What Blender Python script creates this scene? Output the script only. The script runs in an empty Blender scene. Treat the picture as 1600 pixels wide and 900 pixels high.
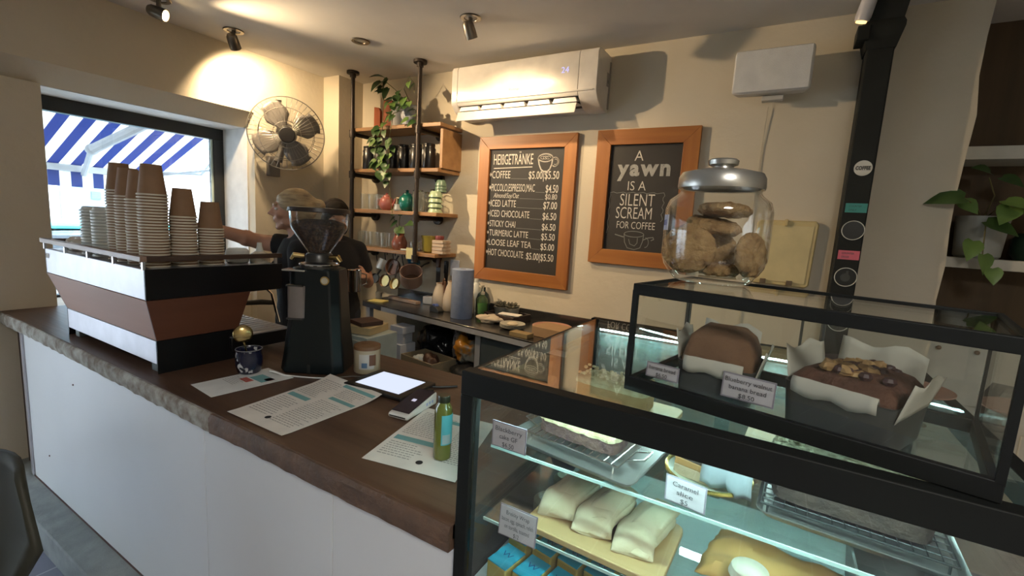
import bpy, bmesh, math, random
from mathutils import Vector, Matrix, Euler
random.seed(7)
SC = bpy.context.scene
COL = SC.collection
PI = math.pi
def R(d): return math.radians(d)

# ------------------------------------------------------------------ camera
def make_camera():
    yaw, pit, rol = R(30.03), R(7.91), R(3.43)
    F = Vector((-math.sin(yaw)*math.cos(pit), math.cos(yaw)*math.cos(pit), -math.sin(pit)))
    r0 = Vector((math.cos(yaw), math.sin(yaw), 0)); u0 = r0.cross(F)
    r = math.cos(rol)*r0 + math.sin(rol)*u0
    u = -math.sin(rol)*r0 + math.cos(rol)*u0
    cd = bpy.data.cameras.new('camera'); co = bpy.data.objects.new('camera', cd); COL.objects.link(co)
    co.matrix_world = Matrix(((r.x, u.x, -F.x, 0), (r.y, u.y, -F.y, 0), (r.z, u.z, -F.z, 1.6), (0, 0, 0, 1)))
    cd.sensor_width = 36; cd.lens = 716.5/1600*36; cd.clip_start = .02; cd.clip_end = 200
    SC.camera = co
make_camera()

# ------------------------------------------------------------------ light and exposure
SKY = 11.5
EXPOSURE = 0.13
w = bpy.data.worlds.new('sky'); SC.world = w; w.use_nodes = True
bg = w.node_tree.nodes['Background']; bg.inputs[0].default_value = (.80, .91, 1.0, 1); bg.inputs[1].default_value = SKY
SC.view_settings.view_transform = 'Standard'; SC.view_settings.look = 'None'
SC.view_settings.exposure = EXPOSURE; SC.view_settings.gamma = 1; SC.view_settings.use_curve_mapping = False
SC.cycles.use_denoising = True
SC.cycles.max_bounces = 10; SC.cycles.diffuse_bounces = 5; SC.cycles.glossy_bounces = 5
SC.cycles.transparent_max_bounces = 24; SC.cycles.transmission_bounces = 8
SC.cycles.sample_clamp_indirect = 6; SC.cycles.caustics_reflective = False; SC.cycles.caustics_refractive = False

def light(name, kind, loc, energy, color, aim=None, **kw):
    d = bpy.data.lights.new(name, kind); d.energy = energy; d.color = color
    for k, v in kw.items(): setattr(d, k, v)
    o = bpy.data.objects.new(name, d); COL.objects.link(o); o.location = loc
    if aim is not None:
        o.rotation_euler = (Vector(aim)-Vector(loc)).to_track_quat('-Z', 'Y').to_euler()
    return o
light('sun', 'SUN', (0, 0, 10), 3.2, (1, .96, .88), (-3.2, 1.2, 4.5), angle=R(1))
WARM = (1, .73, .43)
# portals: they only guide the sky light through the real openings
for nm, loc, sx, sy, aim in (('window_portal', (-3.96, 1.5, 1.58), 1.2, 1.2, (0, 1.5, 1.58)), ('shopfront_portal', (-3.75, -.5, 1.12), 1.9, 2.2, (0, -.5, 1.12))):
    p = light(nm, 'AREA', loc, 1, (1, 1, 1), aim, shape='RECTANGLE', size=sx, size_y=sy)
    p.data.cycles.is_portal = True

# ------------------------------------------------------------------ materials
def lin(h):
    if not isinstance(h, str): return tuple(h)
    h = h.lstrip('#'); v = [int(h[i:i+2], 16)/255 for i in (0, 2, 4)]
    return tuple(x/12.92 if x <= .04045 else ((x+.055)/1.055)**2.4 for x in v)
MATS = {}
def mat(name, col, rough=.5, metal=0, col2=None, scale=12, bump=0, bscale=60, stretch=(1, 1, 1), trans=0, emit=0, alpha=1, spec=.5, detail=4, thr=None, coat=0):
    if name in MATS: return MATS[name]
    m = bpy.data.materials.new(name); m.use_nodes = True; MATS[name] = m
    nt = m.node_tree; N = nt.nodes; L = nt.links; b = N['Principled BSDF']
    c = lin(col); c2 = lin(col2) if col2 else tuple(x*.86 for x in c)
    tc = N.new('ShaderNodeTexCoord'); mp = N.new('ShaderNodeMapping'); mp.inputs['Scale'].default_value = stretch
    L.new(tc.outputs['Object'], mp.inputs[0])
    nz = N.new('ShaderNodeTexNoise'); nz.inputs['Scale'].default_value = scale; nz.inputs['Detail'].default_value = detail
    L.new(mp.outputs[0], nz.inputs[0])
    cr = N.new('ShaderNodeValToRGB'); lo, hi = thr or (.3, .7)
    cr.color_ramp.elements[0].position = lo; cr.color_ramp.elements[1].position = hi
    cr.color_ramp.elements[0].color = (*c, 1); cr.color_ramp.elements[1].color = (*c2, 1)
    L.new(nz.outputs[0], cr.inputs[0]); L.new(cr.outputs[0], b.inputs['Base Color'])
    b.inputs['Roughness'].default_value = rough; b.inputs['Metallic'].default_value = metal
    b.inputs['Specular IOR Level'].default_value = spec
    b.inputs['Coat Weight'].default_value = coat
    if trans: b.inputs['Transmission Weight'].default_value = trans
    if alpha < 1: b.inputs['Alpha'].default_value = alpha
    if emit:
        L.new(cr.outputs[0], b.inputs['Emission Color']); b.inputs['Emission Strength'].default_value = emit
    if bump:
        n2 = N.new('ShaderNodeTexNoise'); n2.inputs['Scale'].default_value = bscale; n2.inputs['Detail'].default_value = 6
        L.new(mp.outputs[0], n2.inputs[0])
        bp = N.new('ShaderNodeBump'); bp.inputs['Strength'].default_value = bump; bp.inputs['Distance'].default_value = .01
        L.new(n2.outputs[0], bp.inputs['Height']); L.new(bp.outputs[0], b.inputs['Normal'])
    return m
def glass(name, tint=(1, 1, 1), rough=0.0, ior=1.5, tmix=0.0, tcol=(.8, .85, .85)):
    """thin clear glass: transparent seen straight, mirror-like at grazing angles"""
    if name in MATS: return MATS[name]
    m = bpy.data.materials.new(name); m.use_nodes = True; MATS[name] = m
    nt = m.node_tree; N = nt.nodes; L = nt.links; N.remove(N['Principled BSDF'])
    t = N.new('ShaderNodeBsdfTransparent'); t.inputs[0].default_value = (*tint, 1)
    g = N.new('ShaderNodeBsdfGlossy'); g.inputs['Roughness'].default_value = rough; g.inputs[0].default_value = (1, 1, 1, 1)
    fr = N.new('ShaderNodeFresnel'); gm = N.new('ShaderNodeNewGeometry'); iv = N.new('ShaderNodeMapRange'); iv.inputs['To Min'].default_value = ior; iv.inputs['To Max'].default_value = 1/ior
    L.new(gm.outputs['Backfacing'], iv.inputs['Value']); L.new(iv.outputs[0], fr.inputs[0])
    mx = N.new('ShaderNodeMixShader'); L.new(fr.outputs[0], mx.inputs[0]); L.new(t.outputs[0], mx.inputs[1]); L.new(g.outputs[0], mx.inputs[2])
    out = mx
    if tmix:
        d = N.new('ShaderNodeBsdfDiffuse'); d.inputs[0].default_value = (*tcol, 1)
        m2 = N.new('ShaderNodeMixShader'); m2.inputs[0].default_value = tmix
        L.new(mx.outputs[0], m2.inputs[1]); L.new(d.outputs[0], m2.inputs[2]); out = m2
    L.new(out.outputs[0], N['Material Output'].inputs[0])
    return m
def wood(name, c1, c2, axis='x', rough=.5, scale=6, bump=.15, spec=.5):
    s = {'x': (.18, 3, 3), 'y': (3, .18, 3), 'z': (3, 3, .18)}[axis]
    return mat(name, c1, rough, col2=c2, scale=scale, stretch=s, bump=bump, bscale=scale*4, detail=8, spec=spec)
def emis(name, col, s):
    if name in MATS: return MATS[name]
    m = bpy.data.materials.new(name); m.use_nodes = True; MATS[name] = m
    nt = m.node_tree; N = nt.nodes; N.remove(N['Principled BSDF'])
    e = N.new('ShaderNodeEmission'); e.inputs[0].default_value = (*lin(col), 1); e.inputs[1].default_value = s
    nt.links.new(e.outputs[0], N['Material Output'].inputs[0]); return m

# ------------------------------------------------------------------ mesh builder
class MB:
    def __init__(s): s.bm = bmesh.new(); s.mi = 0
    def _fin(s, nf0, M=None, nv0=0, smooth=None):
        s.bm.faces.ensure_lookup_table(); s.bm.verts.ensure_lookup_table()
        for f in s.bm.faces[nf0:]: f.material_index = s.mi
        if M is not None:
            for v in s.bm.verts[nv0:]: v.co = M @ v.co
    def _n(s): return len(s.bm.faces), len(s.bm.verts)
    def poly(s, pts):
        vs = [s.bm.verts.new(p) for p in pts]; f = s.bm.faces.new(vs); f.material_index = s.mi; return s
    def box(s, c, d, M=None, rz=0):
        nf, nv = s._n(); x, y, z = (k/2 for k in d)
        T = Matrix.Translation(c) @ Matrix.Rotation(rz, 4, 'Z')
        vs = [s.bm.verts.new(T @ Vector((sx*x, sy*y, sz*z))) for sz in (-1, 1) for sx, sy in ((-1, -1), (1, -1), (1, 1), (-1, 1))]
        for q in ((3, 2, 1, 0), (4, 5, 6, 7), (0, 1, 5, 4), (1, 2, 6, 5), (2, 3, 7, 6), (3, 0, 4, 7)): s.bm.faces.new([vs[i] for i in q])
        s._fin(nf, M, nv); return s
    def b2(s, lo, hi, M=None):
        return s.box([(a+b)/2 for a, b in zip(lo, hi)], [abs(b-a) for a, b in zip(lo, hi)], M)
    def prism(s, poly, z0, z1, M=None):
        nf, nv = s._n(); n = len(poly)
        if sum(poly[i][0]*poly[(i+1) % n][1]-poly[(i+1) % n][0]*poly[i][1] for i in range(n)) < 0: poly = poly[::-1]
        a = [s.bm.verts.new((p[0], p[1], z0)) for p in poly]; b = [s.bm.verts.new((p[0], p[1], z1)) for p in poly]
        s.bm.faces.new(a[::-1]); s.bm.faces.new(b)
        for i in range(n): j = (i+1) % n; s.bm.faces.new((a[i], a[j], b[j], b[i]))
        s._fin(nf, M, nv); return s
    def loft(s, rings, cap=True, closed=True, M=None):
        nf, nv = s._n(); V = [[s.bm.verts.new(p) for p in r] for r in rings]; n = len(V[0])
        for a, b in zip(V, V[1:]):
            for i in range(n if closed else n-1):
                j = (i+1) % n; s.bm.faces.new((a[i], a[j], b[j], b[i]))
        if cap: s.bm.faces.new(V[0][::-1]); s.bm.faces.new(V[-1])
        s._fin(nf, M, nv); return s
    def lathe(s, prof, c=(0, 0, 0), n=28, M=None):
        nf, nv = s._n(); V = []
        for r, z in prof:
            if r < 1e-6: V.append([s.bm.verts.new((c[0], c[1], c[2]+z))])
            else: V.append([s.bm.verts.new((c[0]+r*math.cos(2*PI*i/n), c[1]+r*math.sin(2*PI*i/n), c[2]+z)) for i in range(n)])
        for a, b in zip(V, V[1:]):
            for i in range(n):
                j = (i+1) % n
                if len(a) == 1 and len(b) == 1: continue
                if len(a) == 1: s.bm.faces.new((a[0], b[j], b[i]))
                elif len(b) == 1: s.bm.faces.new((a[i], a[j], b[0]))
                else: s.bm.faces.new((a[i], a[j], b[j], b[i]))
        s._fin(nf, M, nv); return s
    def tube(s, pts, r, n=8, closed=False, cap=True):
        nf, nv = s._n(); P = [Vector(p) for p in pts]; m = len(P); rings = []; up = None
        rr = r if isinstance(r, (list, tuple)) else [r]*m
        for i, p in enumerate(P):
            if closed: t = P[(i+1) % m]-P[i-1]
            else: t = P[min(i+1, m-1)]-P[max(i-1, 0)]
            t.normalize()
            if up is None: up = Vector((0, 0, 1)) if abs(t.z) < .9 else Vector((1, 0, 0))
            a = t.cross(up)
            if a.length < 1e-5: a = t.cross(Vector((.3, 1, .2)))
            a.normalize(); b = a.cross(t); up = b
            rings.append([s.bm.verts.new(p+rr[i]*(a*math.cos(2*PI*k/n)+b*math.sin(2*PI*k/n))) for k in range(n)])
        for i in range(m if closed else m-1):
            A, B = rings[i], rings[(i+1) % m]
            for k in range(n): j = (k+1) % n; s.bm.faces.new((A[k], B[k], B[j], A[j]))
        if cap and not closed: s.bm.faces.new(rings[0]); s.bm.faces.new(rings[-1][::-1])
        s._fin(nf, None, nv); return s
    def cyl(s, a, b, r, r2=None, n=16): return s.tube([a, b], [r, r if r2 is None else r2], n)
    def ball(s, c, r, n=16, M=None):
        rx, ry, rz = (r, r, r) if not isinstance(r, (tuple, list)) else r
        nf, nv = s._n(); k = n//2; V = []
        for i in range(k+1):
            th = PI*i/k
            if i in (0, k): V.append([s.bm.verts.new((0, 0, -math.cos(th)*rz))])
            else: V.append([s.bm.verts.new((rx*math.sin(th)*math.cos(2*PI*j/n), ry*math.sin(th)*math.sin(2*PI*j/n), -math.cos(th)*rz)) for j in range(n)])
        for a, b in zip(V, V[1:]):
            for i in range(n):
                j = (i+1) % n
                if len(a) == 1: s.bm.faces.new((a[0], b[j], b[i]))
                elif len(b) == 1: s.bm.faces.new((a[i], a[j], b[0]))
                else: s.bm.faces.new((a[i], a[j], b[j], b[i]))
        s._fin(nf, Matrix.Translation(c) @ (M or Matrix()), nv); return s
    def ring(s, c, r, t, n=32, m=6, axis='z', M=None):
        pts = []
        for i in range(n):
            a = 2*PI*i/n; x, y = r*math.cos(a), r*math.sin(a)
            p = {'z': (x, y, 0), 'y': (x, 0, y), 'x': (0, x, y)}[axis]; p = Vector(p)
            if M is not None: p = M @ p
            pts.append(p+Vector(c))
        return s.tube(pts, t, m, closed=True)
    def jitter(s, a, sc=1.0, seed=0):
        from mathutils import noise
        for v in s.bm.verts: v.co += noise.noise_vector(v.co*sc+Vector((seed, seed*1.7, 0)))*a
        return s
    def build(s, name, m, parent=None, loc=None, rot=None, bev=0, sub=0, smooth=True, ang=35, bseg=2, center=False):
        me = bpy.data.meshes.new(name)
        if center:
            lo = Vector((1e9,)*3); hi = -lo
            for v in s.bm.verts:
                for k in range(3): lo[k] = min(lo[k], v.co[k]); hi[k] = max(hi[k], v.co[k])
            c = Vector(((lo.x+hi.x)/2, (lo.y+hi.y)/2, lo.z))
            for v in s.bm.verts: v.co -= c
            loc = c if loc is None else Vector(loc)+c
        bmesh.ops.recalc_face_normals(s.bm, faces=s.bm.faces[:])
        s.bm.to_mesh(me); s.bm.free()
        for k in (m if isinstance(m, (list, tuple)) else [m]): me.materials.append(k)
        if smooth:
            me.shade_smooth(); me.set_sharp_from_angle(angle=R(ang))
        o = bpy.data.objects.new(name, me); COL.objects.link(o)
        if parent: o.parent = parent
        if loc is not None: o.location = loc
        if rot is not None: o.rotation_euler = rot
        if bev:
            b = o.modifiers.new('bevel', 'BEVEL'); b.width = bev; b.segments = bseg; b.limit_method = 'ANGLE'; b.angle_limit = R(40)
        if sub:
            b = o.modifiers.new('subsurf', 'SUBSURF'); b.levels = sub; b.render_levels = sub
        return o

def tag(o, label, cat, group=None, kind=None):
    o['label'] = label; o['category'] = cat
    if group: o['group'] = group
    if kind: o['kind'] = kind
    return o
def thing(name, label, cat, loc=(0, 0, 0), rz=0, group=None, rot=None):
    o = bpy.data.objects.new(name, None); COL.objects.link(o); o.empty_display_size = .05
    o.location = loc; o.rotation_euler = rot or (0, 0, rz); return tag(o, label, cat, group)
def struct(o): o['kind'] = 'structure'; return o
def dup(o, loc, rot=None, label=None):
    c = o.copy(); COL.objects.link(c); c.location = loc
    if rot is not None: c.rotation_euler = rot
    if label: c['label'] = label
    for ch in list(o.children):
        d = ch.copy(); COL.objects.link(d); d.parent = c
        for g in list(ch.children):
            e = g.copy(); COL.objects.link(e); e.parent = d
    return c
ORD = ['topmost', 'second', 'third', 'fourth', 'fifth', 'sixth', 'seventh', 'eighth', 'ninth', 'tenth', 'eleventh', 'twelfth', 'thirteenth', 'fourteenth', 'fifteenth', 'sixteenth', 'seventeenth', 'eighteenth', 'nineteenth', 'twentieth', 'twenty-first', 'twenty-second', 'twenty-third', 'twenty-fourth', 'twenty-fifth', 'twenty-sixth', 'twenty-seventh', 'twenty-eighth', 'twenty-ninth', 'thirtieth']
def ordn(i): return 'topmost' if i == 0 else ORD[i]+' from the top'

def text_mb(mb, body, origin, h, right=(1, 0, 0), up=(0, 0, 1), align='LEFT', width=None, bold=0.0, shear=0, extr=.0006, space=1.0):
    """add flat lettering to mb: cap height h, optional total width"""
    cu = bpy.data.curves.new('text', 'FONT'); cu.body = body; cu.size = 1; cu.resolution_u = 3; cu.offset = bold; cu.shear = shear; cu.space_character = space
    ob = bpy.data.objects.new('text', cu); me = bpy.data.meshes.new_from_object(ob)
    xs = [v.co.x for v in me.vertices]; x0, x1 = min(xs), max(xs)
    cap = .69; sy = h/cap; sx = sy if width is None else width/(x1-x0)
    r = Vector(right).normalized(); u = Vector(up).normalized(); n = r.cross(u); O = Vector(origin)
    dx = {'LEFT': x0, 'CENTER': (x0+x1)/2, 'RIGHT': x1}[align]
    nf, nv = mb._n()
    vs = [mb.bm.verts.new(O+r*(v.co.x-dx)*sx+u*v.co.y*sy+n*extr) for v in me.vertices]
    for p in me.polygons:
        try: f = mb.bm.faces.new([vs[i] for i in p.vertices]); f.material_index = mb.mi
        except ValueError: pass
    bpy.data.objects.remove(ob); bpy.data.curves.remove(cu); bpy.data.meshes.remove(me)
    return mb
# ------------------------------------------------------------------ the room
plaster = mat('cream_plaster', (.63, .565, .445), .85, col2=(.59, .525, .405), scale=3, bump=.25, bscale=25)
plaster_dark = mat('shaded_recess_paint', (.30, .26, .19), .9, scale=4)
ceil_m = mat('ceiling_paint', (.74, .71, .66), .9, scale=2)
white_paint = mat('white_paint', (.80, .80, .78), .6, scale=3)
black_metal = mat('black_metal', (.018, .02, .02), .45, scale=10)
concrete = mat('rough_concrete', (.22, .24, .24), .85, col2=(.34, .36, .35), scale=9, bump=.5, bscale=40)
def tile_mat():
    m = mat('grey_floor_tiles', (.28, .29, .36), .35)
    nt = m.node_tree; N = nt.nodes; L = nt.links
    br = N.new('ShaderNodeTexBrick'); br.offset = 0; br.inputs['Scale'].default_value = 1; br.inputs['Brick Width'].default_value = .32; br.inputs['Row Height'].default_value = .32
    br.inputs['Mortar Size'].default_value = .004; br.inputs['Color1'].default_value = (.26, .27, .35, 1); br.inputs['Color2'].default_value = (.30, .31, .38, 1); br.inputs['Mortar'].default_value = (.55, .56, .6, 1)
    tc = N.new('ShaderNodeTexCoord'); L.new(tc.outputs['Object'], br.inputs[0]); L.new(br.outputs[0], N['Principled BSDF'].inputs['Base Color'])
    return m
XW, XL = -3.47, -3.55       # upper and recessed lower plane of the street wall
CE = 2.72
struct(MB().b2((-4.0, -3.6, -.1), (2.2, 3.4, 0)).build('floor', tile_mat()))
struct(MB().b2((-4.0, -3.6, CE), (2.2, 3.4, CE+.12)).build('ceiling', ceil_m))
# street wall: solid above the openings with a sloped head, a pier, a sill and the stretch beside the window
m = MB()
prof = [(XW, CE), (XW, 2.30), (XL-.03, 2.20), (-4.0, 2.20), (-4.0, CE)]
m.loft([[(x, -3.6, z) for x, z in prof], [(x, 2.05, z) for x, z in prof]])
m.b2((-4.0, .5, 0), (XL, .93, 2.2)); m.b2((-4.0, .93, 0), (XL, 2.05, .94))
m.prism([(-4.0, 2.05), (-3.92, 2.06), (XW, 2.05), (XW, 2.9), (-4.0, 2.9)], 0, CE)
m.b2((-4.0, -3.6, 0), (XL, -1.45, 2.2))
struct(m.build('wall_left', plaster))
m = MB()
# back wall with the broken-edged opening to the alcove on its right-hand end
zs = [0+i*.17 for i in range(17)]; ed = [.675+.012*random.uniform(-1, 1) for _ in zs]
poly = [(-4.0, 0), (-4.0, CE), ] + [(ed[i], min(zs[i], CE)) for i in range(len(zs)-1, -1, -1)]
m.prism(poly, 0, .16, Matrix(((1, 0, 0, 0), (0, 0, -1, 3.06), (0, 1, 0, 0), (0, 0, 0, 1))))
struct(m.build('wall_back', plaster))
struct(MB().b2((XW, 2.65, 0), (-3.28, 2.9, CE)).build('pillar', plaster))
struct(MB().b2((2.0, -3.6, 0), (2.2, 3.4, CE)).build('wall_right', plaster))
struct(MB().b2((-4.0, -3.7, 0), (2.2, -3.55, CE)).build('wall_front', plaster))
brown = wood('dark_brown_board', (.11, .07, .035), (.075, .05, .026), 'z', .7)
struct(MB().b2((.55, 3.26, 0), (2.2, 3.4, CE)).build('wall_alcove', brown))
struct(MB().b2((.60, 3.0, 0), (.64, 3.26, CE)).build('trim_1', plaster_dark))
# window in the street wall
wf = MB()
for lo, hi in (((-3.95, .94, 2.11), (-3.88, 2.06, 2.2)), ((-3.95, 1.97, .94), (-3.88, 2.06, 2.11)), ((-3.95, .93, .94), (-3.88, .99, 2.11)), ((-3.95, .99, .94), (-3.88, 1.97, .99))): wf.b2(lo, hi)
wn = struct(wf.build('window_1', black_metal, bev=.004))
MB().b2((-3.925, .98, .98), (-3.917, 1.98, 2.12)).build('pane', glass('window_glass'), wn)
MB().b2((-3.90, 1.955, .99), (-3.89, 1.972, 2.11)).build('edge_seal', mat('pale_seal', (.55, .66, .6), .4), wn)
m = MB(); m.b2((-3.9, .93, .94), (XL, 2.05, .975)); m.b2((-3.9, .93, 2.195), (XL-.035, 2.05, 2.199)); m.prism([(-3.88, 2.044), (-3.56, 2.044), (-3.56, 2.0495), (-3.88, 2.0495)], .975, 2.195)
struct(m.build('trim_2', mat('reveal_white', (.82, .82, .80), .6)))
wf = MB()
for y in (-1.45, -.5, .44): wf.b2((-3.72, y, 0), (-3.66, y+.06, 2.2))
wf.b2((-3.72, -1.45, 2.12), (-3.66, .5, 2.2)); wf.b2((-3.72, -1.45, 0), (-3.66, .5, .08))
wn2 = struct(wf.build('window_2', black_metal))
MB().b2((-3.695, -1.43, .06), (-3.687, .46, 2.14)).build('pane', glass('window_glass'), wn2)

# concrete kerb under the counter
struct(MB().b2((XL, .60, 0), (-.53, .80, .125)).build('trim_3', concrete, bev=.006))

# ------------------------------------------------------------------ outside
struct(MB().b2((-14, -12, -.25), (-4.0, 16, -.12)).build('road', mat('asphalt', (.30, .31, .33), .9, scale=20)))
bl = thing('building', 'pale building with a grey shutter across the street', 'building', (-11.5, 4, -.12))
MB().b2((-.5, -14, 0), (0, 12, 2.3)).build('wall', mat('white_render', (.8, .82, .84), .9), bl)
m = MB(); m.b2((-.5, -14, 2.3), (0.1, 12, 7.5))
for i in range(26): m.b2((.1, -14, 2.4+i*.2), (.13, 12, 2.42+i*.2))
m.build('cladding', mat('blue_grey_cladding', (.42, .52, .60), .7), bl)
sh = MB().b2((0, -.85, 1.30), (.08, -.05, 2.1)).build('shutter', mat('slate_blue_shutter', (.16, .26, .36), .6), bl)
MB().b2((.08, -.42, 1.72), (.1, -.28, 1.86)).build('plate', mat('dark_plate', (.08, .13, .2), .5), sh)
cr = thing('car', 'light turquoise and white car parked beyond the window', 'car', (-7.1, 2.0, -.12))
m = MB(); side = [(-2.1, .35), (-2.1, .75), (-1.3, .88), (-.75, 1.36), (.9, 1.42), (1.6, .95), (2.1, .85), (2.15, .35)]
m.loft([[(-.78, y, z) for y, z in side], [(-.82, y*.99, z) for y, z in side], [(.82, y*.99, z) for y, z in side], [(.78, y, z) for y, z in side]])
m.build('body', mat('pale_car_paint', (.62, .74, .78), .25, coat=.6), cr, bev=.05)
MB().b2((-.72, -.72, 1.40), (.72, .88, 1.46)).build('roof', mat('turquoise_roof', (.07, .45, .55), .3), cr, bev=.03)
m = MB()
for a, b in (((-1.0, .92), (-.68, 1.32)), ((-.55, .92), (.3, 1.34)), ((.4, .92), (.85, 1.34))): m.b2((.80, a[0], a[1]), (.835, b[0], b[1]))
m.build('window', mat('car_window', (.10, .13, .16), .1), cr)
for y in (-1.3, 1.35):
    for x in (-.74, .74): MB().cyl((x-.1, y, .33), (x+.1, y, .33), .33, n=24).build('wheel', mat('tyre', (.03, .03, .03), .8), cr)

def stripe_mat(name, axis=1, w=.0775, off=0.0):
    m = bpy.data.materials.new(name); m.use_nodes = True; nt = m.node_tree; N = nt.nodes; L = nt.links
    N.remove(N['Principled BSDF'])
    tc = N.new('ShaderNodeTexCoord'); sp = N.new('ShaderNodeSeparateXYZ'); L.new(tc.outputs['Object'], sp.inputs[0])
    a = N.new('ShaderNodeMath'); a.operation = 'ADD'; a.inputs[1].default_value = 20+off; L.new(sp.outputs[axis], a.inputs[0])
    d = N.new('ShaderNodeMath'); d.operation = 'DIVIDE'; d.inputs[1].default_value = w*2; L.new(a.outputs[0], d.inputs[0])
    f = N.new('ShaderNodeMath'); f.operation = 'FRACT'; L.new(d.outputs[0], f.inputs[0])
    g = N.new('ShaderNodeMath'); g.operation = 'GREATER_THAN'; g.inputs[1].default_value = .5; L.new(f.outputs[0], g.inputs[0])
    mx = N.new('ShaderNodeMixRGB'); mx.inputs[1].default_value = (.85, .86, .82, 1); mx.inputs[2].default_value = (.075, .11, .30, 1); L.new(g.outputs[0], mx.inputs[0])
    df = N.new('ShaderNodeBsdfDiffuse'); tr = N.new('ShaderNodeBsdfTranslucent'); L.new(mx.outputs[0], df.inputs[0]); L.new(mx.outputs[0], tr.inputs[0])
    ms = N.new('ShaderNodeMixShader'); ms.inputs[0].default_value = .45; L.new(df.outputs[0], ms.inputs[1]); L.new(tr.outputs[0], ms.inputs[2])
    L.new(ms.outputs[0], N['Material Output'].inputs[0]); return m
aw = thing('awning', 'blue and white striped fold-out awning above the street window', 'awning', (-4.05, 0, 0))
grey = mat('grey_awning_arm', (.42, .46, .50), .5)
m = MB(); m.loft([[(0, -2.6, 2.46), (0, -2.6, 2.463), (0, 2.32, 2.463), (0, 2.32, 2.46)], [(-1.55, -2.6, 1.895), (-1.55, -2.6, 1.898), (-1.55, 2.32, 1.898), (-1.55, 2.32, 1.895)]])
m.build('canvas', stripe_mat('striped_canvas'), aw)
MB().b2((-1.556, -2.6, 1.70), (-1.550, 2.32, 1.85)).build('valance', stripe_mat('striped_valance'), aw)
MB().b2((-1.58, -2.62, 1.835), (-1.52, 2.34, 1.895)).build('front_bar', grey, aw, bev=.01)
for y, k in ((1.62, 1), (-1.9, -1)):
    m = MB(); m.tube([(-.05, y+.16*k, 2.28), (-.85, y-.06*k, 1.995)], .038, 10); m.tube([(-.85, y-.06*k, 1.995), (-1.50, y+.08*k, 1.82)], .024, 10)
    m.ball((-.85, y-.06*k, 1.995), .045); m.build('folding_arm', grey, aw)
m = MB(); m.tube([(-1.5, 2.2, 1.9), (-.9, 2.4, 1.9), (-.4, 2.4, 2.2)], .012, 8); m.tube([(-1.5, 2.25, 1.87), (-.1, 2.42, 1.97)], .012, 8); m.build('side_brace', grey, aw)
# ------------------------------------------------------------------ counter
top_wood = wood('dark_counter_wood', (.125, .068, .042), (.072, .038, .024), 'x', .42, 5, .12)
edge_m = mat('weathered_edge', (.42, .40, .35), .85, col2=(.20, .16, .12), scale=22, bump=.8, bscale=70, thr=(.35, .65))
edge_b = mat('worn_brown_edge', (.15, .085, .052), .7, col2=(.08, .05, .035), scale=18, bump=.6, bscale=60)
ct = thing('service_counter', 'white-fronted service counter with a rough-edged dark timber top', 'counter', (-2, 1, 0))
def counter():
    fe = []; n = 90
    for i in range(n+1):
        x = XL+(-.515-XL)*i/n
        fe.append((x+2, -.302+.0006*random.uniform(-1, 1)+.003*math.sin(i*.08)))
    m = MB(); m.prism([(x, y+.004) for x, y in fe]+[(1.485, .46), (.9, .46), (-1.55, .46)], .942, .98); m.build('worktop', top_wood, ct, bev=.003)
    for a, b, mm in ((0, 63, edge_m), (63, 90, edge_b)):
        m = MB(); rings = []
        for i in range(a, b+1):
            x, y = fe[i]; r = random.uniform
            k = r(-1, 1)
            rings.append([(x, y+.012, .9795), (x, y-.001+.0012*r(-1, 1), .9785), (x, y-.007+.0018*k, .968), (x, y-.008+.002*r(-1, 1), .945+.003*r(-1, 1)), (x, y-.005+.002*k, .921+.0025*r(-1, 1)), (x, y+.014, .921)])
        m.loft(rings); m.build('live_edge', mm, ct)
    pm = mat('counter_white_panel', (.72, .735, .75), .4, col2=(.69, .70, .71), scale=2)
    for a, b in ((-3.27, -1.525), (-1.522, -.905), (-.902, -.516)):
        MB().b2((a+2, -.28, .13), (b+2, -.255, .945)).build('front_panel', pm, ct, bev=.001)
    m = MB(); m.b2((-1.31, -.285, .13), (-1.295, -.25, .95)); m.b2((-1.29, -.287, .13), (-1.272, -.25, .95)); m.build('edge_trim', mat('aluminium_trim', (.6, .58, .62), .3, .8), ct)
    MB().b2((-1.27, -.284, .118), (1.484, -.258, .13)).build('bottom_trim', mat('dark_red_strip', (.10, .05, .045), .7), ct)
    m = MB()
    for x, z in ((-.63, .78), (-1.02, .32), (.93, .90), (.90, .55)): m.cyl((x, -.283, z), (x, -.279, z), .004, n=10)
    m.build('screw', mat('dark_screw', (.12, .04, .03), .5), ct)
    MB().b2((-1.5, -.25, .126), (1.48, .42, .942)).build('carcass', mat('counter_carcass', (.10, .07, .05), .8), ct)
counter()

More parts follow.
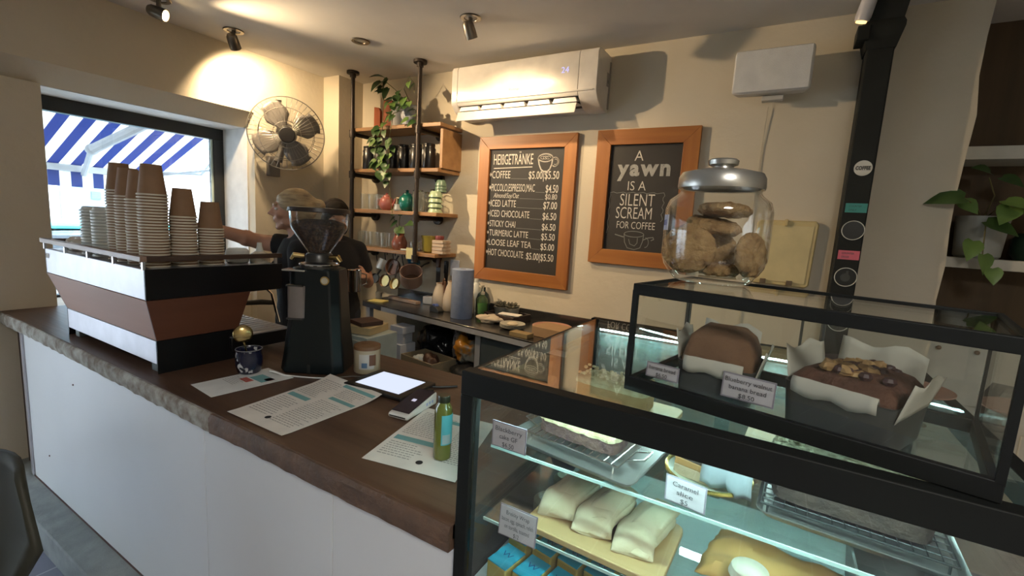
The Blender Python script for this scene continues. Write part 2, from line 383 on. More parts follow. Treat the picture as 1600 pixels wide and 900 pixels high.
# ------------------------------------------------------------------ espresso machine
steel = mat('brushed_steel', (.62, .62, .66), .32, .9, col2=(.55, .55, .59), scale=5, stretch=(.1, 6, 6))
dsteel = mat('dark_steel', (.10, .10, .10), .35, .8)
chrome = mat('chrome', (.75, .74, .72), .12, 1)
brass = mat('brass', (.62, .46, .20), .25, 1)
panel_white = mat('machine_white_panel', (.66, .66, .72), .38, .35)
pink_wood = wood('pale_red_timber', (.43, .22, .145), (.36, .18, .115), 'x', .5, 3, .05)
black_gloss = mat('black_enamel', (.006, .006, .007), .4, spec=.25)
em = thing('espresso_machine', 'espresso machine with steel and reddish timber panels on the counter', 'coffee machine', (-2.335, .71, .98))
def machine():
    # local x -.475..+.475, y 0..; z 0..
    def band(z0, z1, y0, y1, x0, x1, mm, nm, t=.018):
        MB().loft([[(-x0, y0, z0), (x0, y0, z0), (x0, y0+t, z0), (-x0, y0+t, z0)], [(-x1, y1, z1), (x1, y1, z1), (x1, y1+t, z1), (-x1, y1+t, z1)]]).build(nm, mm, em, bev=.002)
    band(.285, .392, .0, .0, .475, .475, panel_white, 'upper_panel')
    band(.125, .283, .045, .0, .425, .475, pink_wood, 'timber_panel')
    band(.035, .123, .045, .045, .425, .425, panel_white, 'lower_panel')
    MB().b2((-.462, -.002, .352), (-.43, 0, .372)).build('name_plate', chrome, em)
    # dark end cheeks, with a timber middle
    for s in (-1, 1):
        m = MB(); m.loft([[(s*.470, .0, .285), (s*.470, .50, .285), (s*.470, .50, .392), (s*.470, .0, .392)], [(s*.478, .0, .285), (s*.478, .50, .285), (s*.478, .50, .392), (s*.478, .0, .392)]]); m.build('end_cap', black_gloss, em)
        m = MB(); m.loft([[(s*.42, .045, .125), (s*.42, .335, .125), (s*.47, .36, .283), (s*.47, .0, .283)], [(s*.428, .045, .125), (s*.428, .335, .125), (s*.478, .36, .283), (s*.478, .0, .283)]]); m.build('end_timber', wood('dark_red_timber', (.17, .065, .035), (.12, .045, .025), 'y', .5, 3, .05), em)
        m = MB(); m.loft([[(s*.42, .045, .02), (s*.42, .335, .02), (s*.42, .335, .123), (s*.42, .045, .123)], [(s*.428, .045, .0), (s*.428, .335, .0), (s*.428, .335, .123), (s*.428, .045, .123)]]); m.build('end_base', black_gloss, em)
    m = MB(); m.b2((-.465, .02, .28), (.465, .50, .388)); m.b2((-.41, .06, .035), (.41, .33, .30)); m.build('body', black_gloss, em)
    MB().b2((-.41, .30, .03), (.44, .56, .088)).build('drip_tray', black_gloss, em, bev=.004)
    m = MB(); m.b2((-.41, .30, .088), (.44, .56, .093))
    for i in range(22): m.b2((-.40+i*.038, .31, .093), (-.393+i*.038, .55, .097))
    m.build('grate', steel, em)
    for x in (-.22, .22):
        m = MB(); m.cyl((x, .44, .29), (x, .44, .22), .034, n=20); m.cyl((x, .44, .225), (x, .44, .20), .038, n=20); m.build('group_head', chrome, em)
        m = MB(); m.cyl((x, .44, .20), (x, .44, .165), .036, .03, 20); m.build('portafilter', chrome, em)
        MB().tube([(x, .47, .185), (x, .56, .18), (x, .62, .17)], [.011, .013, .011], 10).build('handle', black_metal, em)
    for x in (-.40, .40):
        MB().tube([(x, .46, .29), (x, .50, .25), (x+.02, .52, .12)], .006, 8).build('steam_wand', chrome, em)
        MB().ball((x, .505, .31), .018).build('steam_knob', black_metal, em)
    for x in (-.36, .375):
        for y in (.075, .29):
            MB().b2((x-.022, y-.02, 0), (x+.022, y+.02, .04)).build('foot', mat('grey_foot', (.10, .11, .11), .5, .5), em, bev=.003)
    # cup tray and rail
    MB().b2((-.47, .01, .385), (.47, .46, .392)).build('cup_tray', steel, em)
    wr = wood('rail_timber', (.30, .20, .15), (.24, .16, .12), 'x', .45, 4, .05)
    m = MB(); m.b2((-.49, -.012, .418), (.48, .008, .438)); m.build('front_rail', wr, em, bev=.002)
    for x in (.46, -.48): MB().b2((x, .008, .418), (x+.02, .50, .436)).build('side_rail', wood('rail_dark', (.07, .04, .028), (.05, .03, .02), 'y', .5), em, bev=.002)
    for x in (-.475, -.235, .0, .235, .47): MB().b2((x-.006, -.004, .39), (x+.006, .004, .42)).build('rail_post', steel, em)
    for x in (-.47, .47): MB().b2((x-.005, .47, .39), (x+.005, .48, .42)).build('rail_post', steel, em)
machine()

# paper cups: brown cups turned upside down, nested in stacks
kraft = mat('kraft_card', (.27, .155, .085), .75, col2=(.24, .14, .075), scale=30)
cream_rim = mat('cream_cup_rim', (.70, .64, .52), .6)
def cup_mesh():
    m = MB()
    m.lathe([(0, .104), (.0265, .104), (.0285, .107), (.030, .107), (.0425, .006)], n=28)
    m.mi = 1; m.lathe([(.0425, .006), (.0455, .0055), (.0462, .003), (.0455, .0005), (.0425, .0), (.0415, .002), (.0285, .1025), (0, .1025)], n=28)
    return m
STACKS = [((-2.24, .79), 26, 'leftmost tall stack'), ((-2.14, .782), 24, 'second tall stack from the left'), ((-2.037, .777), 23, 'third tall stack from the left'),
          ((-1.936, .775), 25, 'tall stack at the machine corner'), ((-1.94, .870), 18, 'mid-height stack behind the corner one'), ((-1.94, .965), 14, 'shortest stack by the grinder')]
def cups():
    proto = None
    for (x, y), n, nm in STACKS:
        for k in range(n):
            i = n-1-k; lab = 'brown paper cup, %s in the %s' % (ordn(i), nm)
            loc = (x+random.uniform(-.0008, .0008), y+random.uniform(-.0008, .0008), 1.3725+k*.0105)
            if proto is None:
                proto = cup_mesh().build('paper_cup', [kraft, cream_rim], loc=loc, ang=50); o = proto
            else: o = dup(proto, loc)
            tag(o, lab, 'paper cup', 'paper cups in the '+nm)
cups()
white_pl = mat('white_plastic', (.62, .64, .60), .4)
def lids():
    proto = None
    for (x, y), n, nm in (((-2.475, .785), 15, 'left'), ((-2.365, .785), 15, 'right')):
        for k in range(n):
            loc = (x, y, 1.3725+k*.0125); i = n-1-k
            if proto is None:
                proto = MB().lathe([(0, .022), (.036, .022), (.040, .02), (.044, .010), (.0485, .008), (.0495, .004), (.0485, .0), (.046, .0), (.042, .008), (.038, .0185), (0, .0195)], n=28).build('coffee_lid_disc', white_pl, loc=loc); o = proto
            else: o = dup(proto, loc)
            tag(o, 'white plastic cup lid, %s in the %s of two lid stacks' % (ordn(i), nm), 'cup lid', 'white lids in the %s stack' % nm)
lids()
ceramic = mat('cream_ceramic', (.62, .56, .46), .25, col2=(.55, .49, .40), coat=.3)
def bowl_cup(x, y, lab):
    t = thing('coffee_cup', lab, 'cup', (x, y, 1.3725), group='upturned cups on the machine')
    MB().lathe([(.034, .006), (.040, 0), (.041, .002), (.040, .02), (.033, .042), (.022, .050), (.019, .055), (.0165, .055), (.015, .05), (0, .05)], n=26).build('bowl', ceramic, t)
    MB().tube([(.036, 0, .014), (.056, 0, .016), (.058, 0, .030), (.034, 0, .038)], .0045, 8).build('handle', ceramic, t, rot=(0, 0, 2.2))
bowl_cup(-2.665, .79, 'upturned cream coffee cup beside the left lid stack on the machine')
bowl_cup(-2.755, .80, 'upturned cream coffee cup at the far end of the machine top')
bowl_cup(-2.68, .90, 'upturned cream coffee cup behind the other two upturned cups')
t = thing('milk_pot', 'small white pot on its side of the cup rail by the shortest cup stack', 'pot', (-1.955, 1.075, 1.3725))
MB().lathe([(0, 0), (.036, 0), (.042, .006), (.045, .03), (.042, .052), (.034, .060), (0, .064)], n=24).build('body', white_pl, t)
t = thing('funnel_bottle', 'white squeeze bottle with a nozzle at the back of the machine', 'bottle', (-1.93, 1.155, 1.3725))
MB().lathe([(0, 0), (.038, 0), (.040, .01), (.036, .035), (.018, .048), (0, .048)], n=20).build('body', ceramic, t)
MB().lathe([(.016, .046), (.010, .072), (.009, .085), (0, .086)], n=14).build('nozzle', white_pl, t)

# ------------------------------------------------------------------ grinder
gr = thing('coffee_grinder', 'tall dark blue-black coffee grinder with a full clear bean hopper', 'coffee grinder', (-1.555, 1.165, .98), R(30))
gbody = mat('dark_teal_enamel', (.007, .012, .014), .32, col2=(.005, .009, .011), scale=4, spec=.35)
def grinder():
    def sec(z, hw, d0, d1, c=.03):
        return [(-hw+c, d0, z), (hw-c, d0, z), (hw, d0+c, z), (hw, d1-c, z), (hw-c, d1, z), (-hw+c, d1, z), (-hw, d1-c, z), (-hw, d0+c, z)]
    MB().loft([sec(.0, .122, -.085, .10), sec(.012, .124, -.087, .10), sec(.06, .118, -.08, .10), sec(.20, .104, -.065, .095), sec(.33, .097, -.06, .09), sec(.40, .092, -.06, .088), sec(.408, .085, -.053, .082)]).build('body', gbody, gr, bev=.006)
    MB().box((0, -.085, .02), (.012, .006, .035)).build('front_seam', black_metal, gr)
    b = MB(); b.cyl((.052, -.058, .365), (.052, -.066, .365), .017, n=24); bd = b.build('badge', brass, gr)
    MB().cyl((.052, -.066, .365), (.052, -.068, .365), .0125, n=24).build('badge_face', mat('pale_badge', (.55, .5, .38), .4), bd)
    m = MB(); m.lathe([(0, .405), (.07, .405), (.07, .418), (.058, .424), (.05, .43), (.05, .455), (.046, .462), (0, .462)], c=(0, .01, 0)); m.build('collar', dsteel, gr)
    m = MB(); m.ring((0, .01, .42), .071, .004, 30); m.build('collar_ring', chrome, gr)
    for s in (-1, 1):
        MB().tube([(s*.05, -.01, .45), (s*.085, -.02, .452), (s*.095, -.02, .436)], [.009, .012, .008], 10).build('clamp_knob', brass, gr)
    # portafilter bay with a curved steel cover, on the left
    m = MB(); m.lathe([(.042, 0), (.042, .125)], n=20); 
    for v in list(m.bm.verts): v.co.y *= .35; v.co.x *= .8
    m.build('dose_window', mat('smoky_steel_window', (.26, .23, .22), .3, .3), gr, loc=(-.058, -.060, .215))
    m = MB(); m.b2((-.108, -.075, .395), (-.02, -.02, .402)); m.build('top_plate', chrome, gr, bev=.002)
    for z in (.21, .338): MB().b2((-.090, -.078, z), (-.028, -.055, z+.006)).build('window_clip', dsteel, gr)
    # hopper
    hp = [(.040, .462), (.044, .47), (.10, .555), (.104, .565), (.108, .625)]
    h = MB().lathe(hp+[(.1065, .625), (.1025, .566), (.0985, .557), (.0425, .472), (.0385, .462)], c=(0, .01, 0), n=36).build('hopper', glass('hopper_plastic', (.97, .97, .96), .12, 1.3, .025, (.6, .58, .55)), gr)
    m = MB(); m.lathe([(0, .465), (.036, .465), (.041, .474), (.0965, .556), (.1012, .566), (.1020, .574), (.09, .582), (.05, .592), (0, .596)], c=(0, .01, 0), n=36)
    for v in m.bm.verts:
        if v.co.z > .578: v.co.z += random.uniform(-.004, .004)
    m.build('coffee_beans', mat('coffee_beans', (.085, .043, .023), .7, col2=(.03, .016, .01), spec=.2, scale=90, bump=1, bscale=130, thr=(.45, .55)), gr)
    m = MB(); m.lathe([(0, .640), (.10, .639), (.112, .636), (.114, .622), (.1085, .620), (.107, .626), (0, .626)], c=(0, .01, 0), n=36); m.build('hopper_lid', mat('dark_brown_lid', (.03, .02, .017), .4), gr)
grinder()

# ------------------------------------------------------------------ things on the counter
paper = mat('white_paper', (.84, .83, .80), .7)
warm_paper = mat('warm_paper', (.83, .775, .71), .7)
ink = mat('grey_ink', (.40, .37, .34), .8)
teal_ink = mat('teal_ink', (.20, .42, .43), .8)
black_ink = mat('black_ink', (.02, .02, .02), .8)
def sheet(name, label, cat, quad, z, m0, lines, curl=0, group=None, logo=None):
    """quad: front-left, front-right, back-right, back-left on the counter; lines: (u0,u1,v0,v1,material)"""
    Q = [Vector((q[0], q[1], z)) for q in quad]; c = sum(Q, Vector())/4
    t = thing(name, label, cat, c, group=group)
    def P(u, v, h=0):
        p = (Q[0]*(1-u)+Q[1]*u)*(1-v)+(Q[3]*(1-u)+Q[2]*u)*v
        p = p-c; p.z = h+curl*((max(0, v-.75)/.25)**2*.012+(max(0, .1-v)/.1)**2*.002); return p
    n = 14; m = MB(); g = [[m.bm.verts.new(P(i/n, j/n, .0012)) for i in range(n+1)] for j in range(n+1)]
    h = [[m.bm.verts.new(P(i/n, j/n, .0005)) for i in range(n+1)] for j in range(n+1)]
    for j in range(n):
        for i in range(n):
            m.bm.faces.new((g[j][i], g[j][i+1], g[j+1][i+1], g[j+1][i])); m.bm.faces.new((h[j][i], h[j+1][i], h[j+1][i+1], h[j][i+1]))
    for i in range(n):
        for r0, r1 in ((g[0], h[0]), (g[n], h[n])): m.bm.faces.new((r0[i], r0[i+1], r1[i+1], r1[i]))
        for k in (0, n): m.bm.faces.new((g[i][k], g[i+1][k], h[i+1][k], h[i][k]))
    m.build('paper', m0, t)
    by = {}
    for u0, u1, v0, v1, mm in lines: by.setdefault(mm.name, (mm, []))[1].append((u0, u1, v0, v1))
    for nm, (mm, ls) in by.items():
        m = MB()
        for u0, u1, v0, v1 in ls:
            k = max(1, int((u1-u0)*14)); kk = max(1, int((v1-v0)*14))
            for a in range(k):
                for b in range(kk):
                    ua, ub = u0+(u1-u0)*a/k, u0+(u1-u0)*(a+1)/k; va, vb = v0+(v1-v0)*b/kk, v0+(v1-v0)*(b+1)/kk
                    m.poly([P(ua, va, .0016), P(ub, va, .0016), P(ub, vb, .0016), P(ua, vb, .0016)])
        m.build('heading_marking' if 'teal' in nm else 'lettering', mm, t, smooth=False)
    if logo:
        p = P(*logo, .0016); MB().cyl(p, p+Vector((0, 0, .0004)), .0095, n=20).build('stamp', black_ink, t)
    return t, P
def menu_lines(blocks, rows, seed):
    random.seed(seed); L = []
    for u0, u1, v0, v1 in blocks: L.append((u0, u1, v0, v1, teal_ink))
    for u0, u1, v0, v1, st in rows:
        v = v0
        while v < v1:
            u = u0; e = u1-random.uniform(0, .35)*(u1-u0)
            while u < e:
                wd = random.uniform(.015, .05); L.append((u, min(u+wd, e), v, v+st*.34, ink)); u += wd+.010
            v += st
    return L
# menu in portrait: u runs along the short edge at the front, v to the back
blk = [(.60, .97, .905-.20, .935-.20), (.52, .93, .90, .932), (.02, .44, .52, .552), (.05, .42, .90, .925)]
tm, PM = sheet('menu_sheet', 'printed food menu sheet with teal headings lying beside the tablet', 'menu', [(-1.394, .725), (-1.127, .728), (-1.124, 1.096), (-1.423, 1.119)], .9815, warm_paper,
    menu_lines([(.05, .42, .50, .56), (.42, .97, .90, .945), (.55, .97, .66, .71)], [(.06, .45, .60, .93, .028), (.06, .46, .15, .46, .03), (.52, .95, .74, .88, .026), (.52, .95, .12, .62, .028)], 3), curl=1, logo=(.48, .13))
sheet('menu_sheet', 'printed food menu sheet under the green juice bottle', 'menu', [(-.865, .777), (-.604, .829), (-.70, 1.155), (-.945, 1.125)], .9815, warm_paper,
    menu_lines([(.05, .62, .36, .43), (.30, .75, .80, .86)], [(.06, .60, .48, .92, .03), (.06, .55, .12, .32, .032), (.66, .95, .2, .75, .028)], 5), logo=(.55, .12))
red_ink = mat('red_ink', (.55, .12, .09), .8)
sheet('flyer', 'white flyer with a blue and red print under the patterned pot', 'flyer', [(-1.71, .771), (-1.545, .755), (-1.515, 1.03), (-1.685, 1.035)], .9815, paper,
    menu_lines([(.35, .85, .62, .80)], [(.1, .6, .35, .55, .03)], 8)+[(.30, .62, .50, .60, red_ink), (.68, .86, .70, .80, red_ink)])
random.seed(11)
# tablet
tb = thing('tablet', 'tablet with a bright blank screen on a dark stand behind the card reader', 'tablet', (-1.185, 1.197, .981), R(3))
MB().b2((-.135, -.100, 0), (.135, .096, .014)).build('case', mat('black_tablet_case', (.015, .013, .013), .4), tb, bev=.004)
MB().b2((-.102, -.074, .0140), (.102, .074, .0148)).build('screen', emis('lit_screen', '#dfe8ff', .95), tb)
MB().b2((.12, -.03, 0), (.16, .05, .008)).build('stand_foot', black_metal, tb)
# card reader
cdr = thing('card_reader', 'white wedge card reader with a dark screen in front of the tablet', 'card reader', (-.972, 1.085, .981), R(7))
m = MB(); m.loft([[(-.037, -.083, 0), (-.037, .085, 0), (-.037, .085, .042), (-.037, -.083, .015)], [(.037, -.083, 0), (.037, .085, 0), (.037, .085, .042), (.037, -.083, .015)]]); m.build('body', mat('reader_white', (.78, .76, .72), .35), cdr, bev=.006)
Mr = Matrix.Translation((0, .001, .0302)) @ Matrix.Rotation(math.atan2(.027, .168), 4, 'X')
scr = MB().box((0, .004, 0), (.066, .148, .0022), Mr).build('screen', mat('reader_screen', (.035, .025, .04), .12), cdr, bev=.0008)
m = MB(); m.box((0, .004, .0016), (.014, .014, .001), Mr); m.box((0, .004, .0022), (.007, .007, .001), Mr); m.build('screen_icon', emis('icon_white', '#d8d4e8', .8), scr)
m = MB()
for y in (.0, .016, .032): m.b2((.0372, y+.02, .014), (.0380, y+.028, .023))
m.build('side_icon', mat('pale_blue_icon', (.40, .46, .72), .5), cdr)
MB().b2((-.03, -.0845, .007), (.03, -.083, .010)).build('card_slot', black_ink, cdr)
# juice bottle
jb = thing('juice_bottle', 'bottle of green juice with a blue label standing on a menu', 'bottle', (-.702, .90, .983), R(30))
juice = mat('green_juice', (.145, .155, .028), .18, col2=(.12, .13, .022), scale=18, coat=.8)
MB().lathe([(0, 0), (.019, 0), (.023, .004), (.0235, .012), (.0235, .128), (.021, .142), (.0145, .152), (.0145, .156), (0, .156)], n=28).build('body', juice, jb)
MB().lathe([(0.0142, .154), (.0160, .155), (.0160, .170), (.0150, .172), (0, .172)], n=28).build('cap', mat('dark_cap', (.02, .022, .01), .3), jb)
m = MB(); n = 14; rr = .0239
m.loft([[(rr*math.cos(a), rr*math.sin(a), z) for a in [R(-92+150*i/n) for i in range(n+1)]] for z in (.045, .125)], cap=False, closed=False)
lb = m.build('label', mat('turquoise_label', (.10, .42, .48), .45), jb)
m = MB(); rr = .0242
for a0, a1, z0, z1 in ((-84, -30, .048, .073),):
    m.loft([[(rr*math.cos(R(a0+(a1-a0)*i/6)), rr*math.sin(R(a0+(a1-a0)*i/6)), z) for i in range(7)] for z in (z0, z1)], cap=False, closed=False)
m.build('label_print', mat('pale_label_print', (.36, .46, .48), .6), lb)
# patterned pot with a golden spoon
pot = thing('patterned_pot', 'small dark blue and white patterned pot on the white flyer', 'pot', (-1.692, .965, .983))
def pot_mat():
    return mat('blue_white_glaze', (.012, .014, .04), .25, col2=(.55, .56, .58), scale=26, thr=(.60, .63), detail=2, coat=.4)
pb = MB().lathe([(0, 0), (.034, 0), (.040, .006), (.046, .03), (.047, .06), (.043, .082), (.046, .092), (.043, .092), (.039, .082), (.043, .06), (.04, .01), (0, .006)], n=32).build('bowl', pot_mat(), pot)
MB().ring((0, 0, .0915), .0445, .0016, 36).build('rim', mat('pale_pot_rim', (.30, .30, .32), .3), pot)
sp = thing('spoon', 'golden round-bowled spoon standing in the patterned pot', 'spoon', (-1.70, .962, .992), R(60))
m = MB(); m.ball((-.012, -.013, .143), (.034, .014, .034), 24); m.build('bowl', brass, sp)
MB().tube([(.012, .0, .0), (.0, -.004, .06), (-.010, -.012, .113)], .003, 8).build('handle', brass, sp)
# canister
can = thing('canister', 'ribbed cream canister with a brown lid behind the grinder', 'canister', (-1.382, 1.262, .981))
m = MB(); n = 40; pr = []
for z, k in ((0, .96), (.004, 1), (.092, 1.0), (.096, .98)):
    pr.append([((.050*k+(.0015 if i % 2 else 0))*math.cos(2*PI*i/n), (.050*k+(.0015 if i % 2 else 0))*math.sin(2*PI*i/n), z) for i in range(n)])
m.loft(pr); m.build('body', mat('cream_tin', (.50, .42, .29), .5, col2=(.40, .33, .22), scale=6), can)
MB().lathe([(.052, .094), (.053, .100), (.052, .108), (.046, .111), (0, .112)], n=30).build('lid', wood('canister_lid', (.22, .11, .05), (.16, .08, .035), 'x', .5), can)
m = MB(); n = 8; m.loft([[(.0522*math.cos(R(-78+66*i/n)), .0522*math.sin(R(-78+66*i/n)), z) for i in range(n+1)] for z in (.02, .08)], cap=False, closed=False); m.build('label', mat('pale_can_label', (.58, .55, .5), .5), can)
m = MB(); n = 6; m.loft([[(.0526*math.cos(R(-34+30*i/n)), .0526*math.sin(R(-34+30*i/n)), z) for i in range(n+1)] for z in (.034, .078)], cap=False, closed=False); m.build('label_picture', mat('brown_print', (.16, .07, .03), .5), can)
m = MB(); n = 6; m.loft([[(.0526*math.cos(R(-66+24*i/n)), .0526*math.sin(R(-66+24*i/n)), z) for i in range(n+1)] for z in (.026, .046)], cap=False, closed=False); m.build('label_patch', mat('blue_print', (.10, .18, .30), .5), can)
# cables and pens
tag(MB().tube([(-1.61, 1.02, .984), (-1.60, .99, 1.0), (-1.585, 1.0, .996), (-1.56, 1.02, .985), (-1.50, 1.05, .9835), (-1.45, 1.075, .984), (-1.40, 1.11, .985)], .0028, 8).build('white_cable', white_paint), 'thin white cable curling out from the foot of the grinder', 'cable')
tag(MB().tube([(-1.09, 1.26, .984), (-1.03, 1.30, .984), (-.99, 1.345, .984)], .004, 8).build('pen', black_metal), 'black pen lying on the counter behind the card reader', 'pen')
tag(MB().tube([(-1.40, 1.12, .9835), (-1.37, 1.17, .9835), (-1.31, 1.215, .9835)], .0028, 8).build('tablet_cable', mat('brown_cable', (.08, .06, .04), .5)), 'thin dark cable running from the tablet across the counter', 'cable')
# ------------------------------------------------------------------ baristas
skin = mat('skin', (.50, .27, .18), .55, col2=(.46, .24, .155), scale=9)
tee = mat('black_cotton', (.010, .010, .012), .9, bump=.2, bscale=90)
blonde = mat('blonde_hair', (.48, .36, .20), .55, col2=(.20, .14, .08), scale=14, stretch=(1, 1, 4), bump=.5, bscale=30, thr=(.4, .75))
darkhair = mat('dark_hair', (.010, .0065, .0045), .7, spec=.15, scale=20, bump=.5, bscale=40)
denim = mat('dark_trousers', (.02, .022, .03), .9)
shoe_m = mat('black_shoe', (.012, .012, .012), .5)
def remesh(o, vox=.007, it=6):
    r = o.modifiers.new('remesh', 'REMESH'); r.mode = 'VOXEL'; r.voxel_size = vox; r.use_smooth_shade = True
    s = o.modifiers.new('smooth', 'SMOOTH'); s.factor = .5; s.iterations = it
    return o
def cap(mb, a, b, ra, rb, n=16):
    mb.tube([a, b], [ra, rb], n); mb.ball(a, ra, n); mb.ball(b, rb, n)
def hand(mb, wrist, d, palm_n, side=1, curl=.35, L=.18):
    """palm, four fingers of unequal length with knuckle bends, thumb from the palm's side"""
    d = Vector(d).normalized(); pn = Vector(palm_n); pn = (pn-d*pn.dot(d)).normalized(); s = d.cross(pn)*side
    W = Vector(wrist)
    for k in (-.026, -.009, .009, .026): cap(mb, W+d*.015+s*k*.7, W+d*.09+s*k, .013, .011, 10)
    for k, l in ((-.030, .062), (-.010, .078), (.010, .084), (.030, .074)):
        p0 = W+d*.088+s*k; q = d
        for j, (f, r) in enumerate(((.45, .0088), (.32, .0080), (.23, .0072))):
            q = (q*math.cos(curl)+pn*math.sin(curl)).normalized(); p1 = p0+q*l*f; cap(mb, p0, p1, r, r*.93, 8); p0 = p1
    p0 = W+d*.03+s*.026; p1 = p0+d*.028+s*.026+pn*.008; p2 = p1+d*.028+s*.004+pn*.012
    cap(mb, p0, p1, .013, .0105, 10); cap(mb, p1, p2, .0105, .0085, 10)
def person(name, label, loc, rz, head_pitch, arms, hair, hairstyle, height=1.70, apron=False):
    """local frame: faces +y, x to its right; arms: {'R':(elbow,wrist,palm dir,curl),'L':...} in local metres"""
    t = thing(name, label, 'person', loc, rz); k = height/1.72
    b = MB(); hc = Vector((0, .035, 1.585))*k
    Mh = Matrix.Translation(hc) @ Matrix.Rotation(head_pitch, 4, 'X')
    def H(x, y, z): return Mh @ Vector((x, y, z))
    def hb(c, r): b.ball(H(*c), r, 20, Mh.to_3x3().to_4x4())
    hb((0, -.012, .03), (.074, .094, .088)); hb((0, .022, -.02), (.060, .072, .088)); hb((0, .045, -.072), (.040, .040, .032)); hb((0, .074, -.092), (.022, .016, .015))
    hb((0, .088, .035), (.05, .012, .012))                      # brow
    for s in (-1, 1):
        hb((s*.038, .064, -.022), (.022, .026, .022)); hb((s*.074, -.004, -.008), (.010, .021, .032)); hb((s*.045, .02, -.065), (.022, .04, .022))
    b.tube([H(0, .088, .024), H(0, .102, .004), H(0, .117, -.016), H(0, .100, -.024)], [.008, .010, .013, .008], 10)
    for s in (-1, 1): hb((s*.012, .100, -.019), (.008, .010, .007))
    hb((0, .092, -.045), (.022, .009, .007)); hb((0, .089, -.057), (.019, .009, .007))
    cap(b, H(0, -.015, -.075), Vector((0, -.01, 1.42))*k, .052, .060)
    sh = {'R': Vector((.158, 0, 1.375))*k, 'L': Vector((-.158, 0, 1.375))*k}
    def trunk(mb, g):
        rings = []
        for z, hw, hd, y in ((.88, .165, .115, 0), (.98, .17, .118, 0), (1.08, .145, .105, 0), (1.20, .155, .11, .005), (1.30, .165, .115, .005), (1.37, .150, .10, 0), (1.435, .10, .075, -.005)):
            rings.append([(k*(hw+g)*math.cos(2*PI*i/24), k*((hd+g)*math.sin(2*PI*i/24)+y), z*k) for i in range(24)])
        mb.loft(rings)
        for s in sh.values(): mb.ball(s, (.055+g)*k, 14); cap(mb, Vector((s.x*.25, -.01, 1.425*k)), s, (.048+g*.6)*k, (.050+g)*k)
        if not apron:
            for s in (-1, 1): mb.ball(Vector((s*.075, .085, 1.25))*k, (.062+g)*k, 14)
    trunk(b, 0)
    for s, (el, wr, pn, curl) in arms.items():
        el = Vector(el); wr = Vector(wr); cap(b, sh[s], el, .057*k, .047*k); cap(b, el, wr, .047*k, .032*k)
        mid = el+(wr-el)*.3; b.ball(mid, .050*k, 12)
        hand(b, wr, wr-el, pn, 1 if s == 'R' else -1, curl)
    for s in (-1, 1):
        cap(b, Vector((s*.09, 0, .90))*k, Vector((s*.095, .01, .49))*k, .085*k, .056*k); cap(b, Vector((s*.095, .01, .49))*k, Vector((s*.10, -.02, .09))*k, .056*k, .036*k)
        cap(b, Vector((s*.10, -.03, .05))*k, Vector((s*.11, .11, .03))*k, .035*k, .028*k)
    remesh(b.build('body', skin, t), .0065, 4)
    # shirt with short sleeves
    c = MB(); trunk(c, .010)
    for s, (el, wr, pn, curl) in arms.items():
        v = Vector(el)-sh[s]; c.tube([sh[s], sh[s]+v*.3, sh[s]+v*.66], [.063*k, .066*k, .064*k], 16)
    remesh(c.build('black_shirt', tee, t), .009, 4)
    c = MB()
    for s in (-1, 1):
        cap(c, Vector((s*.085, 0, .93))*k, Vector((s*.095, .01, .49))*k, .100*k, .072*k); c.tube([Vector((s*.095, .01, .49))*k, Vector((s*.10, -.02, .07))*k], [.072*k, .055*k], 16)
    remesh(c.build('trousers', denim, t), .010, 3)
    for s in (-1, 1):
        c = MB(); cap(c, Vector((s*.10, -.05, .048))*k, Vector((s*.115, .14, .04))*k, .047*k, .040*k)
        for v in c.bm.verts: v.co.z = max(v.co.z, .002)
        c.build('shoe', shoe_m, t)
    # hair
    c = MB()
    def hh(cc, r): c.ball(H(*cc), r, 24, Mh.to_3x3().to_4x4())
    hh((0, -.022, .042), (.086, .102, .090))
    if hairstyle == 'tied':
        hh((0, -.05, .0), (.078, .075, .075)); hh((0, -.140, .035), (.038, .036, .038)); hh((0, .0, .068), (.070, .078, .045)); hh((0, -.09, .045), (.05, .05, .045))
    else:
        hh((0, -.045, -.03), (.084, .078, .11)); hh((0, .02, .075), (.074, .078, .05)); hh((-.06, .0, -.03), (.026, .05, .08)); hh((.06, .0, -.03), (.026, .05, .08))
    hr = remesh(c.build('hair', hair, t), .007, 2)
    for s in (-1, 1):
        e = MB(); e.ball(H(s*.030, .079, .012), (.0125, .010, .0085), 12, Mh.to_3x3().to_4x4()); e.build('eye', mat('eye_white', (.6, .56, .52), .2), t)
        e = MB(); e.tube([H(s*.018, .094, .036), H(s*.034, .091, .040), H(s*.050, .078, .035)], .0035, 6); e.build('eyebrow', hair, t)
    return t
# facing the counter, one arm out towards the cups
rz1 = math.atan2(-.83, -.56)-PI/2
person('person', 'person with tied blonde hair and black T-shirt reaching past the cup stacks', (-2.39, 1.665, 0), rz1, R(-2),
       {'R': ((.225, .21, 1.405), (.185, .445, 1.475), (0, -.2, -1), .3), 'L': ((-.25, -.02, 1.12), (-.24, .05, .88), (1, 0, 0), .4)}, blonde, 'tied', 1.735)
rz2 = math.atan2(-.45, .9)-PI/2
person('person', 'dark-haired person in black T-shirt half hidden behind the grinder hopper', (-2.635, 2.10, 0), rz2, R(-16),
       {'L': ((-.245, -.06, 1.12), (-.175, .125, 1.185), (1, .25, 0), .75), 'R': ((.25, -.03, 1.12), (.20, .10, .92), (-1, 0, 0), .4)}, darkhair, 'short', 1.70, apron=True)
jg = thing('milk_pitcher', 'tall steel milk pitcher held behind the grinder', 'pitcher', (-2.375, 2.05, 1.105))
MB().lathe([(0, 0), (.042, 0), (.044, .004), (.044, .135), (.046, .14), (.044, .14), (.0425, .135), (.0425, .006), (0, .006)], n=26).build('body', chrome, jg)
MB().tube([(.04, 0, .12), (.075, 0, .11), (.078, 0, .05), (.043, 0, .035)], .005, 8).build('handle', chrome, jg, rot=(0, 0, R(60)))

